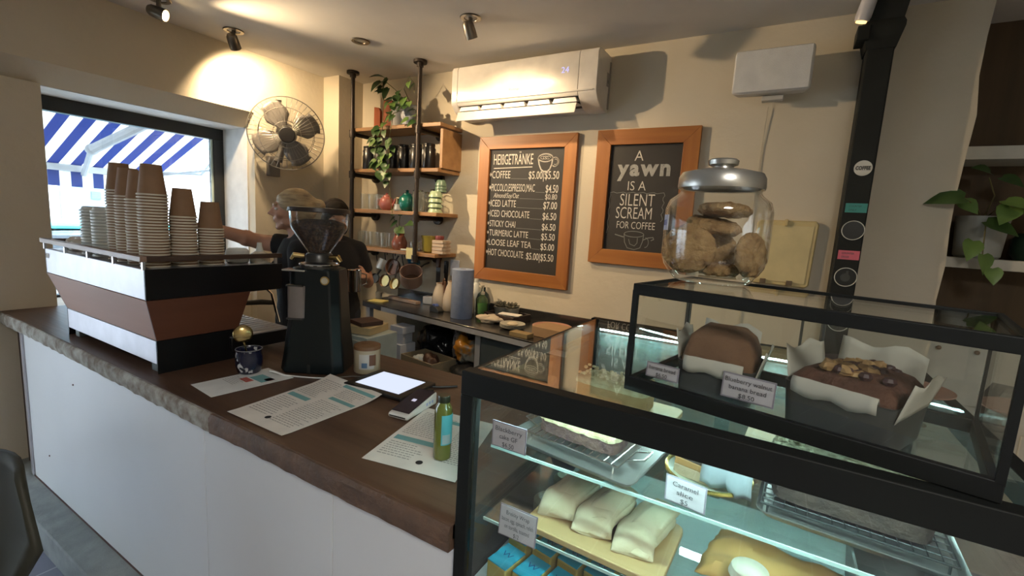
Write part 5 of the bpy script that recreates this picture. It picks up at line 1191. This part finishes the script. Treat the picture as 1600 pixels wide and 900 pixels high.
choc = mat('dark_cake', (.045, .028, .022), .85, col2=(.07, .042, .03), scale=40, bump=.8, bscale=60)
def rough_block(m, d, amp, seed, n=16, z0=0, taper=.0):
    """rough cake block centred in x,y sitting on z0; top slightly domed"""
    from mathutils import noise
    dx, dy, dz = d; rings = []
    nz = 5
    for k in range(nz+1):
        f = k/nz; row = []
        for i in range(n*4):
            s = i/n; q = int(s); u = (s-q)*2-1
            x, y = ((u, -1), (1, u), (-u, 1), (-1, -u))[q]
            c = 1-.10*(abs(x*y))**4
            x, y = x*c*(1-taper*(1-f)), y*c*(1-taper*(1-f))
            p = Vector((x*dx/2, y*dy/2, z0+f*dz)); nn = noise.noise_vector(p*90+Vector((seed, 0, 0)))
            row.append(p+nn*amp*Vector((1, 1, 0 if k == 0 else 1)).length*.7)
            row[-1].z = max(row[-1].z, z0)
        rings.append(row)
    for f, dzz in ((.85, .006), (.6, .011), (.3, .013)):
        row = []
        for p in rings[nz]:
            q = Vector((p.x*f, p.y*f, z0+dz+dzz)); row.append(q+noise.noise_vector(q*110+Vector((seed, 3, 0)))*amp*1.5)
        rings.append(row)
    m.loft(rings)
def crumble_bits(m, d, z, n, r, seed):
    rnd = random.Random(seed)
    for i in range(n):
        x, y = rnd.uniform(-.5, .5)*d[0], rnd.uniform(-.5, .5)*d[1]
        m.ball((x, y, z+rnd.uniform(-.002, .006)), (r*rnd.uniform(.6, 1.3), r*rnd.uniform(.6, 1.3), r*rnd.uniform(.5, 1)), 6, Matrix.Rotation(rnd.uniform(0, 3), 4, 'Z'))
def metal_tray(name, label, c, d, rz, mm, h=.014):
    t = thing(name, label, 'tray', c, rz); x, y = d[0]/2, d[1]/2
    m = MB()
    def rr(a, b, z, k=.02): return [(sx*(a-k)+k*math.cos(R(an)), sy*(b-k)+k*math.sin(R(an)), z) for sx, sy, a0 in ((1, -1, -90), (1, 1, 0), (-1, 1, 90), (-1, -1, 180)) for an in (a0, a0+30, a0+60, a0+90)]
    m.loft([rr(x-.012, y-.012, 0), rr(x-.004, y-.004, h*.8), rr(x, y, h), rr(x, y, h-.002), rr(x-.008, y-.008, .0025)], cap=False)
    m.bm.faces.new(m.bm.verts[0:16]); m.bm.verts.ensure_lookup_table(); m.bm.faces.new(m.bm.verts[-16:])
    m.build('pan', mm, t); return t
def wire_rack(name, label, c, d, rz, mm, h=.018, ends=True, grid=0):
    t = thing(name, label, 'rack', c, rz); x, y = d[0]/2, d[1]/2; m = MB()
    m.tube([(-x, -y, h), (x, -y, h), (x, y, h), (-x, y, h)], .0022, 6, closed=True)
    n = int(d[0]/.016)
    for i in range(n+1): xx = -x+2*x*i/n; m.tube([(xx, -y, h), (xx, y, h)], .0012, 5)
    for i in range(1, 1+grid): yy = -y+2*y*i/(grid+1); m.tube([(-x, yy, h), (x, yy, h)], .0012, 5)
    m.build('grid', mm, t)
    for sx in (-1, 1):
        for sy in (-1, 1): MB().tube([(sx*(x-.01), sy*y, h), (sx*(x-.01), sy*y, 0.002)], .002, 6).build('leg', mm, t)
    if ends:
        for sx in (-1, 1): MB().tube([(sx*x, -y*.4, h), (sx*(x+.035), -y*.35, h+.012), (sx*(x+.035), y*.35, h+.012), (sx*x, y*.4, h)], .0022, 6).build('handle', mm, t)
    return t
bright = mat('bright_wire', (.75, .74, .70), .18, 1)
alu_tray = mat('aluminium_tray', (.36, .36, .34), .35, .8)
# crumble cake on rack and tray, left of the middle glass shelf
metal_tray('steel_tray', 'metal tray under the crumble cake on the middle glass shelf', (-.315, .925, ZS1+.0005), (.30, .235), R(-8), alu_tray)
wire_rack('cooling_rack', 'bright wire cooling rack on the metal tray under the crumble cake', (-.318, .905, ZS1+.0035), (.215, .125), R(-8), bright)
t = thing('crumble_cake', 'dark berry cake with pale crumble topping on the bright wire rack', 'cake', (-.325, .912, ZS1+.0235), R(-8))
m = MB(); rough_block(m, (.185, .088, .028), .003, 2); m.build('cake', mat('berry_cake', (.07, .03, .035), .8, col2=(.14, .075, .05), scale=50, bump=.8), t)
m = MB(); rough_block(m, (.19, .094, .008), .004, 7, z0=.026); crumble_bits(m, (.18, .085), .044, 80, .007, 3); m.build('crumble_topping', crumb, t)
# slab on the wooden board at the back
pale_wood = wood('pale_board', (.50, .35, .16), (.42, .28, .12), 'x', .5, 4, .05)
def rboard(name, label, c, d, rz, mm, h=.014, group=None):
    t = tag(MB().prism([(sx*(d[0]/2-.02)+.02*math.cos(R(an)), sy*(d[1]/2-.02)+.02*math.sin(R(an))) for sx, sy, a0 in ((1, -1, -90), (1, 1, 0), (-1, 1, 90), (-1, -1, 180)) for an in (a0, a0+30, a0+60, a0+90)], 0, h).build(name, mm, loc=c, rot=(0, 0, rz), bev=.002), label, 'board'); return t
rboard('cutting_board', 'pale wooden board at the back of the middle glass shelf', (-.315, 1.185, ZS1+.0005), (.28, .14), R(-5), pale_wood)
t = thing('oat_slab', 'long pale oat-topped slab on the wooden board at the back left', 'cake', (-.345, 1.185, ZS1+.0155), R(-5))
m = MB(); rough_block(m, (.20, .10, .045), .002, 12); m.build('slab', mat('slab_base', (.42, .26, .11), .8, col2=(.34, .19, .08), scale=30, bump=.5), t)
m = MB(); rough_block(m, (.205, .105, .010), .003, 17, z0=.042); crumble_bits(m, (.19, .09), .064, 90, .0055, 8); m.build('oat_topping', crumb, t)
# caramel slice on a gold-rimmed plate
pl = thing('gold_rim_plate', 'pale plate with a thick gold rim beside the metal tray', 'plate', (-.072, .93, ZS1+.0005))
MB().lathe([(0, 0), (.05, 0), (.078, .014), (.076, .016), (.05, .004), (0, .003)], n=40).build('dish', mat('pale_green_plate', (.52, .55, .42), .3), pl)
MB().ring((0, 0, .0155), .077, .004, 44, 8).build('rim', mat('gold_rim', (.60, .45, .12), .25, .9), pl)
sl_c = [mat('slice_biscuit', (.34, .24, .15), .85, scale=40, bump=.6), mat('slice_caramel', (.30, .15, .05), .5), mat('slice_chocolate', (.05, .035, .032), .5)]
for k, (x, y, rz, z, lab) in enumerate(((-.085, .925, -14, .005, 'caramel slice at the bottom of the plate pile, facing the glass'), (-.035, .965, -30, .005, 'caramel slice standing behind on the gold-rimmed plate'), (-.082, .930, -10, .053, 'caramel slice lying on top of the pile on the gold-rimmed plate'))):
    t = thing('caramel_slice', lab, 'slice', (x, y, ZS1+z), R(rz))
    for nm, z0, z1, mm in (('biscuit', 0, .022, sl_c[0]), ('caramel', .022, .036, sl_c[1]), ('chocolate', .036, .044, sl_c[2])):
        MB().b2((-.042, -.028, z0), (.042, .028, z1)).jitter(.002, 60, k).build(nm, mm, t, bev=.002)
t = thing('wax_paper', 'folded sheet of grey wax paper hanging over the caramel slices', 'paper', (-.030, .905, ZS1+.012), R(-14))
m = MB(); rows = []
for i in range(9):
    f = i/8; rows.append([m.bm.verts.new((-.045+.09*j/8, -.012-.022*math.sin(f*2.2)+.006*math.sin(j*1.3+f*3), .004+.092*(1-f)+.004*math.sin(j*2))) for j in range(9)])
for i in range(8):
    for j in range(8): m.bm.faces.new((rows[i][j], rows[i][j+1], rows[i+1][j+1], rows[i+1][j]))
o = m.build('sheet', mat('grey_wax_paper', (.28, .31, .33), .45), t); so = o.modifiers.new('solid', 'SOLIDIFY'); so.thickness = .0012
# loaf on the right
metal_tray('steel_tray', 'metal tray under the long crumble loaf at the right of the case', (.158, .965, ZS1+.0005), (.275, .24), R(-3), alu_tray)
wire_rack('cooling_rack', 'dark wire rack under the long crumble loaf', (.155, .965, ZS1+.0035), (.255, .20), R(-3), black_metal, .016, False, 9)
t = thing('crumble_loaf', 'long dark loaf with white crumble top at the right of the case', 'cake', (.150, .970, ZS1+.0215), R(-3))
m = MB(); rough_block(m, (.235, .165, .052), .003, 22, taper=.05); m.build('loaf', choc, t)
m = MB(); rough_block(m, (.24, .17, .014), .004, 27, z0=.050); crumble_bits(m, (.225, .15), .071, 150, .006, 13); m.build('crumble_topping', mat('pale_crumble', (.60, .57, .40), .85, col2=(.36, .33, .22), scale=70, bump=1, bscale=60, thr=(.45, .6)), t)
rboard('cutting_board', 'small pale wooden board behind the long crumble loaf', (.11, 1.20, ZS1+.0005), (.26, .13), R(-4), pale_wood)
# wraps on board, lower glass shelf
rboard('cutting_board', 'pale wooden board carrying the three wraps', (-.255, .893, ZS2+.0005), (.29, .20), R(-2), pale_wood)
tort = mat('tortilla', (.56, .49, .33), .6, col2=(.50, .43, .27), scale=22, detail=6, bump=.15, thr=(.5, .72))
def wrap(x, y, rz, lab, seed):
    t = thing('wrap', lab, 'wrap', (x, y, ZS2+.015), R(rz), group='wraps on the wooden board')
    from mathutils import noise
    m = MB(); rings = []; n = 28; N = 22
    for i in range(N+1):
        f = i/N; yy = -.078+.160*f; fe = min(1, f/.26); be = min(1, (1-f)/.16)
        hgt = (.007+.039*math.sin(PI/2*fe)**.8)*(.55+.45*math.sin(PI/2*be)); hw = .0415*(.80+.20*be)*(1.0-.10*(1-fe))
        sh = .010*(1-fe)**1.5; row = []
        for j in range(n):
            a = 2*PI*j/n; ca, sa = math.cos(a), math.sin(a)
            x = hw*math.copysign(abs(ca)**.95, ca)+sh; z = hgt*(.5+.5*math.copysign(abs(sa)**.95, sa))+.001
            p = Vector((x, yy+(.016*(x/hw) if fe < 1 else 0)*(1-fe), z)); p += noise.noise_vector(p*32+Vector((seed, 0, 0)))*.0032
            p.z = max(p.z, .0005); row.append(p)
        rings.append(row)
    m.loft(rings); m.build('roll', tort, t, ang=60)
    def strip_(fn, nm, ni=9, nj=6):
        m = MB(); g = [[m.bm.verts.new(fn(i/ni, j/nj)) for j in range(nj+1)] for i in range(ni+1)]
        for i in range(ni):
            for j in range(nj): m.bm.faces.new((g[i][j], g[i][j+1], g[i+1][j+1], g[i+1][j]))
        o = m.build(nm, tort, t, ang=60); so = o.modifiers.new('solid', 'SOLIDIFY'); so.thickness = .0022; so.offset = 1
    def hz(f): return .007+.039*math.sin(PI/2*min(1, f/.26))**.8
    # long overlapping flap along the right shoulder, and the triangular tuck at the near end
    strip_(lambda u, v: Vector((-.012+.050*v, -.052+.125*u+.010*v, (hz(.10+.8*u)+.0025)*(1-.30*v**3)+.001*math.sin(u*9+seed))), 'outer_flap')
    strip_(lambda u, v: Vector((-.026+.064*v+.006*u, -.081+.030*u*(.4+.6*v)+.014*v, .006+.034*u*(1-abs(v-.62)*.9))), 'end_fold')
wrap(-.346, .922, -9, 'rolled tortilla wrap nearest the left case post', 1); wrap(-.260, .910, -11, 'rolled tortilla wrap in the middle of the board', 5); wrap(-.172, .900, -12, 'rolled tortilla wrap furthest from the left post', 9)
# paper bag pastry
t = thing('paper_bag', 'crumpled brown paper wrapping on the lower glass shelf', 'paper', (.085, .93, ZS2+.0005), R(-10))
m = MB(); N = 22; from mathutils import noise
g = []
for i in range(N+1):
    row = []
    for j in range(N+1):
        x = -.14+.28*i/N; y = -.085+.17*j/N; r = max(abs(x)/.14, abs(y)/.085)
        z = .028*(1-r**3)+.012*noise.noise(Vector((x*26, y*26, 1)))+.012; row.append(m.bm.verts.new((x+.006*noise.noise(Vector((y*40, x*9, 4))), y+.006*noise.noise(Vector((x*40, 2, y))), max(z, .0005))))
    g.append(row)
for i in range(N):
    for j in range(N): m.bm.faces.new((g[i][j], g[i+1][j], g[i+1][j+1], g[i][j+1]))
o = m.build('sheet', mat('orange_kraft', (.56, .32, .10), .7), t, ang=25); so = o.modifiers.new('solid', 'SOLIDIFY'); so.thickness = .0012; so.offset = 1
tag(MB().lathe([(0, 0), (.026, 0), (.034, .012), (.030, .026), (.016, .035), (0, .037)], n=26).build('white_bun', mat('white_bun', (.66, .62, .50), .7), loc=(.02, .86, ZS2+.034)), 'round white bun on the crumpled brown paper', 'bun')
t = thing('plastic_tub', 'clear grey plastic tub at the right end of the lower glass shelf', 'tub', (.235, .93, ZS2+.0005))
m = MB()
m.loft([[(-.055, -.10, 0), (.055, -.10, 0), (.055, .10, 0), (-.055, .10, 0)], [(-.062, -.11, .09), (.062, -.11, .09), (.062, .11, .09), (-.062, .11, .09)], [(-.058, -.106, .09), (.058, -.106, .09), (.058, .106, .09), (-.058, .106, .09)], [(-.051, -.096, .003), (.051, -.096, .003), (.051, .096, .003), (-.051, .096, .003)]], cap=False)
m.b2((-.052, -.098, 0), (.052, .098, .003)); m.build('tub', mat('grey_clear_plastic', (.36, .42, .43), .3, alpha=.75), t)
# dark bowls and blue packs
nav = mat('navy_glaze', (.018, .03, .07), .3, col2=(.012, .02, .05), coat=.3)
for k, (x, y) in enumerate(((-.43, 1.08), (-.395, 1.13))):
    for q in range(2):
        o = MB().lathe([(0, 0), (.028, 0), (.04, .03), (.042, .05), (.038, .05), (.034, .02), (0, .008)], n=26).build('navy_bowl', [nav], loc=(x, y, ZS2+.0005+q*.028))
        tag(o, ('lower' if q == 0 else 'upper')+(' navy bowl of the pair nearer the front left post' if k == 0 else ' navy bowl of the pair nearer the wraps'), 'bowl', 'navy bowls in the display case')
bt, yt = mat('blue_pack', (.02, .38, .58), .35), mat('yellow_pack', (.45, .38, .10), .45)
k = 0
for row in range(2):
    for i in range(4):
        x = -.435+i*.062; y = .80+row*.09
        t = thing('juice_carton', '%s yellow carton with a blue top in the %s row on the case floor' % (('first', 'second', 'third', 'fourth')[i], ('front', 'rear')[row]), 'carton', (x, y, ZDK+.0005), R(-10), 'blue-topped cartons on the case floor')
        MB().b2((-.026, -.035, 0), (.026, .035, .05)).build('box', yt, t, bev=.003)
        m = MB(); m.b2((-.0255, -.0345, .0505), (.0255, .0345, .053)); lb = m.build('blue_label', bt, t, bev=.001)
        m = MB(); text_mb(m, 'W', (0, -.004, .0536), .014, up=(0, 1, 0), align='CENTER', width=.026); m.build('lettering', mat('dark_blue_ink', (.01, .08, .25), .6), lb, smooth=False)
for y in (1.00, 1.12):
    tag(MB().lathe([(0, 0), (.03, 0), (.032, .01), (.032, .08), (.022, .09), (0, .09)], n=22).build('yoghurt_jar', mat('cream_jar', (.52, .54, .40), .4), loc=(-.44, y, ZDK+.0005)), 'cream jar on the case floor by the left side, %s one' % ('front' if y < 1.05 else 'rear'), 'jar')
# price cards
card('upper price card inside the top left corner of the front glass', (-.408, .728, 1.168), .076, .052, [('Blackberry', .78), ('cake GF', .52), ('$6.50', .34)], 0, 0)
card('price card reading caramel slice in front of the gold-rimmed plate', (-.093, .806, ZS1+.0015), .070, .050, [('Caramel', .62), ('slice', .40), ('$5', .18)], R(-8), 3)
card('lower price card at the left of the wraps', (-.392, .755, ZS2+.0005), .086, .066, [('Brekky Wrap', .62), ('bacon, egg, spinach, relish', .84), ('on tortilla, toasted', .66), ('$12', .14)], 0, -4)
card('pink price card low at the right end of the case', (.215, .775, ZS2+.0005), .09, .045, [('Panini', .55), ('$13', .24)], R(-4), -6)

# ------------------------------------------------------------------ upper display case
A2 = R(-11.2)
uc = thing('countertop_case', 'small black-framed glass case standing on top of the large case', 'display case', (.017, .765, Z1+.001), A2)
UW, UD, UH = .2415, .275, .196
fb = mat('black_case_frame', (0, 0, 0))
m = MB(); m.b2((-UW, 0, 0), (UW, .012, .026)); m.b2((-UW, UD-.012, 0), (UW, UD, .022)); m.b2((-UW, .012, 0), (-UW+.012, UD-.012, .022)); m.b2((UW-.012, .012, 0), (UW, UD-.012, .022)); m.build('bottom_frame', fb, uc, bev=.0015)
m = MB(); m.b2((-UW, 0, UH-.020), (UW, .012, UH)); m.b2((-UW, UD-.008, UH-.010), (UW, UD, UH)); m.b2((-UW, .012, UH-.012), (-UW+.008, UD-.008, UH)); m.b2((UW-.008, .012, UH-.012), (UW, UD-.008, UH)); m.build('top_frame', fb, uc, bev=.0015)
for x in (-UW, UW-.009):
    for y in (0, UD-.008): MB().b2((x, y, .022), (x+.009, y+.009, UH-.012)).build('corner_post', fb, uc)
MB().b2((-UW+.006, .012, UH-.008), (UW-.006, UD-.008, UH-.003)).build('top_glass', cgt, uc)
MB().b2((-UW+.009, .003, .026), (UW-.009, .007, UH-.02)).build('front_glass', cg, uc)
for x in (-UW+.003, UW-.007): MB().b2((x, .009, .022), (x+.004, UD-.009, UH-.012)).build('side_glass', cg, uc)
for x0, x1, y in ((-UW+.01, .02, UD-.012), (-.02, UW-.01, UD-.006)):
    d = MB().b2((x0, y, .022), (x1, y+.004, UH-.012)).build('sliding_door', cg, uc)
    MB().b2((x1-.004 if x0 < -.1 else x0, y-.001, .022), (x1 if x0 < -.1 else x0+.004, y+.005, UH-.012)).build('door_edge', mat('door_edge', (.06, .065, .06), .4), d)
ZU2 = Z1+.0006
def UP(x, y): c, s = math.cos(A2), math.sin(A2); return (.017+c*x-s*y, .765+s*x+c*y)
tin = mat('grey_loaf_tin', (.075, .08, .075), .5, .15)
bake = mat('baking_paper', (.56, .54, .46), .7)
def loaf(name, label, x, y, rz, sx, sy, h, col, dome, extra=None, paper=1):
    X, Y = UP(x, y)
    t = thing('loaf_tin', label[0], 'tin', (X, Y, ZU2), A2+R(rz))
    def rr(a, b, z, k=.014): return [(s1*(a-k)+k*math.cos(R(an)), s2*(b-k)+k*math.sin(R(an)), z) for s1, s2, a0 in ((1, -1, -90), (1, 1, 0), (-1, 1, 90), (-1, -1, 180)) for an in (a0, a0+30, a0+60, a0+90)]
    m = MB(); a, b = sx/2, sy/2
    m.loft([rr(a*.88, b*.92, 0), rr(a*.90, b*.94, .004), rr(a*.985, b*.985, h-.003), rr(a, b, h), rr(a-.003, b-.003, h), rr(a*.86, b*.90, .006)], cap=True); m.build('tin', tin, t)
    l = thing(name, label[1], 'bread', (X, Y, ZU2+.0075), A2+R(rz))
    m = MB(); rings = [rr(a*.82, b*.86, 0), rr(a*.92, b*.93, h-.012)]
    for f, g in ((.99, .0), (.95, .35), (.80, .70), (.55, .93), (.25, 1.0)): rings.append([(p[0], p[1], p[2]) for p in rr(a*.93*f, b*.95*f, h-.008+dome*g, .014*f)])
    m.loft(rings); m.jitter(.004, 38, sx*100); m.build('loaf', col, l, ang=70)
    p = MB()
    def flap(x0, y0, x1, y1, ox, oy, up, wob):
        rows = []
        for i in range(7):
            f = i/6
            rows.append([p.bm.verts.new((x0+(x1-x0)*j/8+ox*f, y0+(y1-y0)*j/8+oy*f*f+.004*math.sin(j*1.7+wob), h-.028+(up+.028)*f+.006*math.sin(j*1.2+wob)*f)) for j in range(9)])
        for i in range(6):
            for j in range(8): p.bm.faces.new((rows[i][j], rows[i][j+1], rows[i+1][j+1], rows[i+1][j]))
    e = .0015
    rows = []
    for y, z in ((-b*.93, h-.006), (-b-.001, h+.004), (-b-.005, h-.003), (-b-.005, h-.012), (-b-.003, h-.022)):
        rows.append([p.bm.verts.new((-a*.78+a*1.5*j/10, y-.0012*(1+math.sin(j*2.1)), z+.003*math.sin(j*1.3+x*90)*(z < h-.01))) for j in range(11)])
    for i in range(4):
        for j in range(10): p.bm.faces.new((rows[i][j], rows[i][j+1], rows[i+1][j+1], rows[i+1][j]))
    flap(-a*.96, -b*.8, -a*.96, b*.9, -.012, 0, .040*paper, 2); flap(a*.96, b*.9, a*.96, -b*.85, .014, 0, .026*paper, 4); flap(a*.8, b*.96, -a*.8, b*.96, 0, .01, .045*paper, 5)
    o = p.build('baking_paper', bake, l, ang=60); so = o.modifiers.new('solid', 'SOLIDIFY'); so.thickness = .0008
    return l, h, a, b
bread = mat('brown_crust', (.20, .105, .055), .85, col2=(.15, .075, .038), scale=24, bump=.6, bscale=60)
loaf('banana_bread', ('dark loaf tin holding the plain banana bread', 'domed plain brown banana bread in the left tin of the small case'), -.108, .105, 6, .125, .135, .070, bread, .062)
l, h, a, b = loaf('walnut_bread', ('larger dark loaf tin holding the walnut-topped bread', 'dark walnut-topped banana bread in the larger tin of the small case'), .088, .110, -14, .145, .165, .075, mat('dark_crust', (.085, .035, .022), .8, col2=(.12, .05, .028), scale=26, bump=.8, bscale=70), .030, paper=1)
m = MB(); rnd = random.Random(3)
for i in range(16):
    x, y = rnd.uniform(-.045, .02), rnd.uniform(-.055, .04)
    m.ball((x, y, h+.020+rnd.uniform(-.002, .004)), (.013, .009, .007), 8, Matrix.Rotation(rnd.uniform(0, 3), 4, 'Z'))
m.jitter(.004, 120).build('walnuts', mat('walnut', (.46, .29, .12), .7, col2=(.30, .17, .07), scale=60), l)
m = MB()
for i in range(16):
    x, y = rnd.uniform(-.02, .05), rnd.uniform(-.055, .05); m.ball((x, y, h+.020+rnd.uniform(-.003, .002)), (.009, .009, .007), 8)
m.build('berries', mat('baked_berry', (.05, .018, .02), .5), l)
c1 = (-.157, .822); c2 = (-.020, .799)
card('small card reading banana bread in the left corner of the small case', (c1[0], c1[1], Z1+.030), .060, .027, [('banana bread', .80), ('$6.50', .34)], A2, -4)
card('wide card reading blueberry walnut banana bread in the small case', (c2[0], c2[1], Z1+.030), .078, .041, [('Blueberry walnut', .88), ('banana bread', .70), ('$8.50', .30)], A2, -4)
plate('dark_plate', 'dark brown plate lying behind the small case on the glass top', (.17, 1.315, Z1+.001), .055, mat('dark_brown_plate', (.045, .03, .03), .5))
plate('pink_dish', 'pinkish oval dish lying behind the small case on the glass top', (.248, 1.165, Z1+.001), .072, mat('pinkish_dish', (.30, .17, .125), .5))

# ------------------------------------------------------------------ cookie jar
cj = thing('cookie_jar', 'large clear glass jar of cookies with a metal lid on the small case', 'jar', (-.118, 1.00, Z1+.001+UH+.0005))
jg_ = glass('jar_glass', (.975, .98, .975), 0, 1.52)
jp = [(0, .0), (.066, .0), (.074, .004), (.092, .030), (.0985, .048), (.0985, .140), (.093, .158), (.078, .170), (.074, .176), (.075, .182)]
jin = [(.072, .182), (.071, .176), (.075, .168), (.090, .156), (.0955, .140), (.0955, .048), (.089, .032), (.068, .012), (0, .012)]
MB().lathe(jp+jin, n=56).build('glass_body', jg_, cj)
lidm = mat('brushed_lid', (.55, .54, .50), .32, .85, col2=(.48, .47, .43), scale=5)
lo = MB().lathe([(.0735, .1835), (.079, .182), (.080, .186), (.079, .203), (.074, .212), (.05, .218), (.026, .219), (0, .219)], n=48).build('lid', lidm, cj)
MB().lathe([(0, .218), (.020, .219), (.019, .226), (.027, .229), (.028, .237), (.024, .240), (0, .240)], n=36).build('lid_knob', lidm, lo)
t = thing('price_tag', 'tiny white price tag on the left side of the cookie jar', 'price tag', (-.118, 1.00, Z1+.001+UH+.10))
Mt = Matrix.Rotation(R(-148), 4, 'Z') @ Matrix.Translation((.1005, 0, 0))
MB().box((0, 0, .013), (.0014, .020, .030), M=Mt).build('tag', mat('tag_white', (.62, .62, .72), .6), t)
m = MB(); text_mb(m, '$5', (0, -.1016, .008), .010, align='CENTER')
for v in m.bm.verts: v.co = Matrix.Rotation(R(-148+90), 4, 'Z') @ v.co
m.build('lettering', mat('tag_ink', (.10, .12, .40), .7), t, smooth=False)
cookie_m = mat('oat_cookie', (.50, .32, .14), .85, col2=(.31, .175, .07), scale=55, bump=1, bscale=110, thr=(.35, .68))
def cookie(label, loc, rot, r, h, seed):
    from mathutils import noise
    m = MB(); m.lathe([(0, 0), (r*.85, 0), (r, h*.3), (r*.97, h*.65), (r*.8, h*.92), (r*.4, h), (0, h)], n=30)
    bmesh.ops.subdivide_edges(m.bm, edges=m.bm.edges[:], cuts=1, use_grid_fill=True)
    for v in m.bm.verts: v.co += noise.noise_vector(v.co*75+Vector((seed*7, 0, 0)))*.0035+noise.noise_vector(v.co*190+Vector((seed*3, 0, 0)))*.0018
    return tag(m.build('oat_cookie', cookie_m, loc=loc, rot=rot, ang=80), label, 'cookie', 'cookies in the glass jar')
zj = Z1+UH+.0145
vd = math.atan2(-1.0, .118)
cookie('large oat cookie standing upright and facing out at the front of the jar', (-.158, .965, zj+.050), (R(80), 0, R(6)), .050, .025, 1)
cookie('oat cookie standing edge-on at the column side of the jar', (-.058, .985, zj+.045), (R(84), R(0), R(62)), .043, .024, 2)
cookie('oat cookie lying tilted across the upright ones', (-.125, 1.005, zj+.090), (R(8), R(10), 0), .052, .022, 3)
cookie('topmost oat cookie lying flat in the jar', (-.105, .998, zj+.119), (R(-3), R(5), 1.0), .050, .021, 4)
cookie('oat cookie standing at the back of the jar', (-.115, 1.045, zj+.044), (R(82), 0, R(-10)), .042, .024, 5)
cookie('oat cookie lying flat under the tilted ones in the middle of the jar', (-.105, 1.005, zj+.002), (0, 0, .5), .040, .022, 6)

# ------------------------------------------------------------------ chair in front of the counter
ch = thing('cafe_chair', 'dark olive chair whose curved back shows at the lower left', 'chair', (-1.86, .14, 0), R(18))
cm_ = mat('olive_shell', (.045, .045, .03), .6)
m = MB(); rows = []
for i in range(13):
    f = i/12; z = .44+.40*f; hw = .15+.11*min(1, f/.5)-.09*max(0, f-.5)/.5
    rows.append([m.bm.verts.new((hw*(j/8*2-1), .19+.05*f-.06*(j/8*2-1)**2, z-.025*abs(j/8*2-1)**3*f)) for j in range(9)])
for i in range(12):
    for j in range(8): m.bm.faces.new((rows[i][j], rows[i][j+1], rows[i+1][j+1], rows[i+1][j]))
o = m.build('backrest', cm_, ch); so = o.modifiers.new('solid', 'SOLIDIFY'); so.thickness = .02
MB().prism([(-.21, -.22), (.21, -.22), (.225, .0), (.20, .18), (-.20, .18), (-.225, .0)], .425, .450).build('seat', cm_, ch, bev=.01)
for sx in (-1, 1):
    for sy in (-1, 1): MB().tube([(sx*.16, sy*.15, .43), (sx*.20, sy*.20, 0.001)], [.014, .011], 10).build('leg', black_metal, ch)
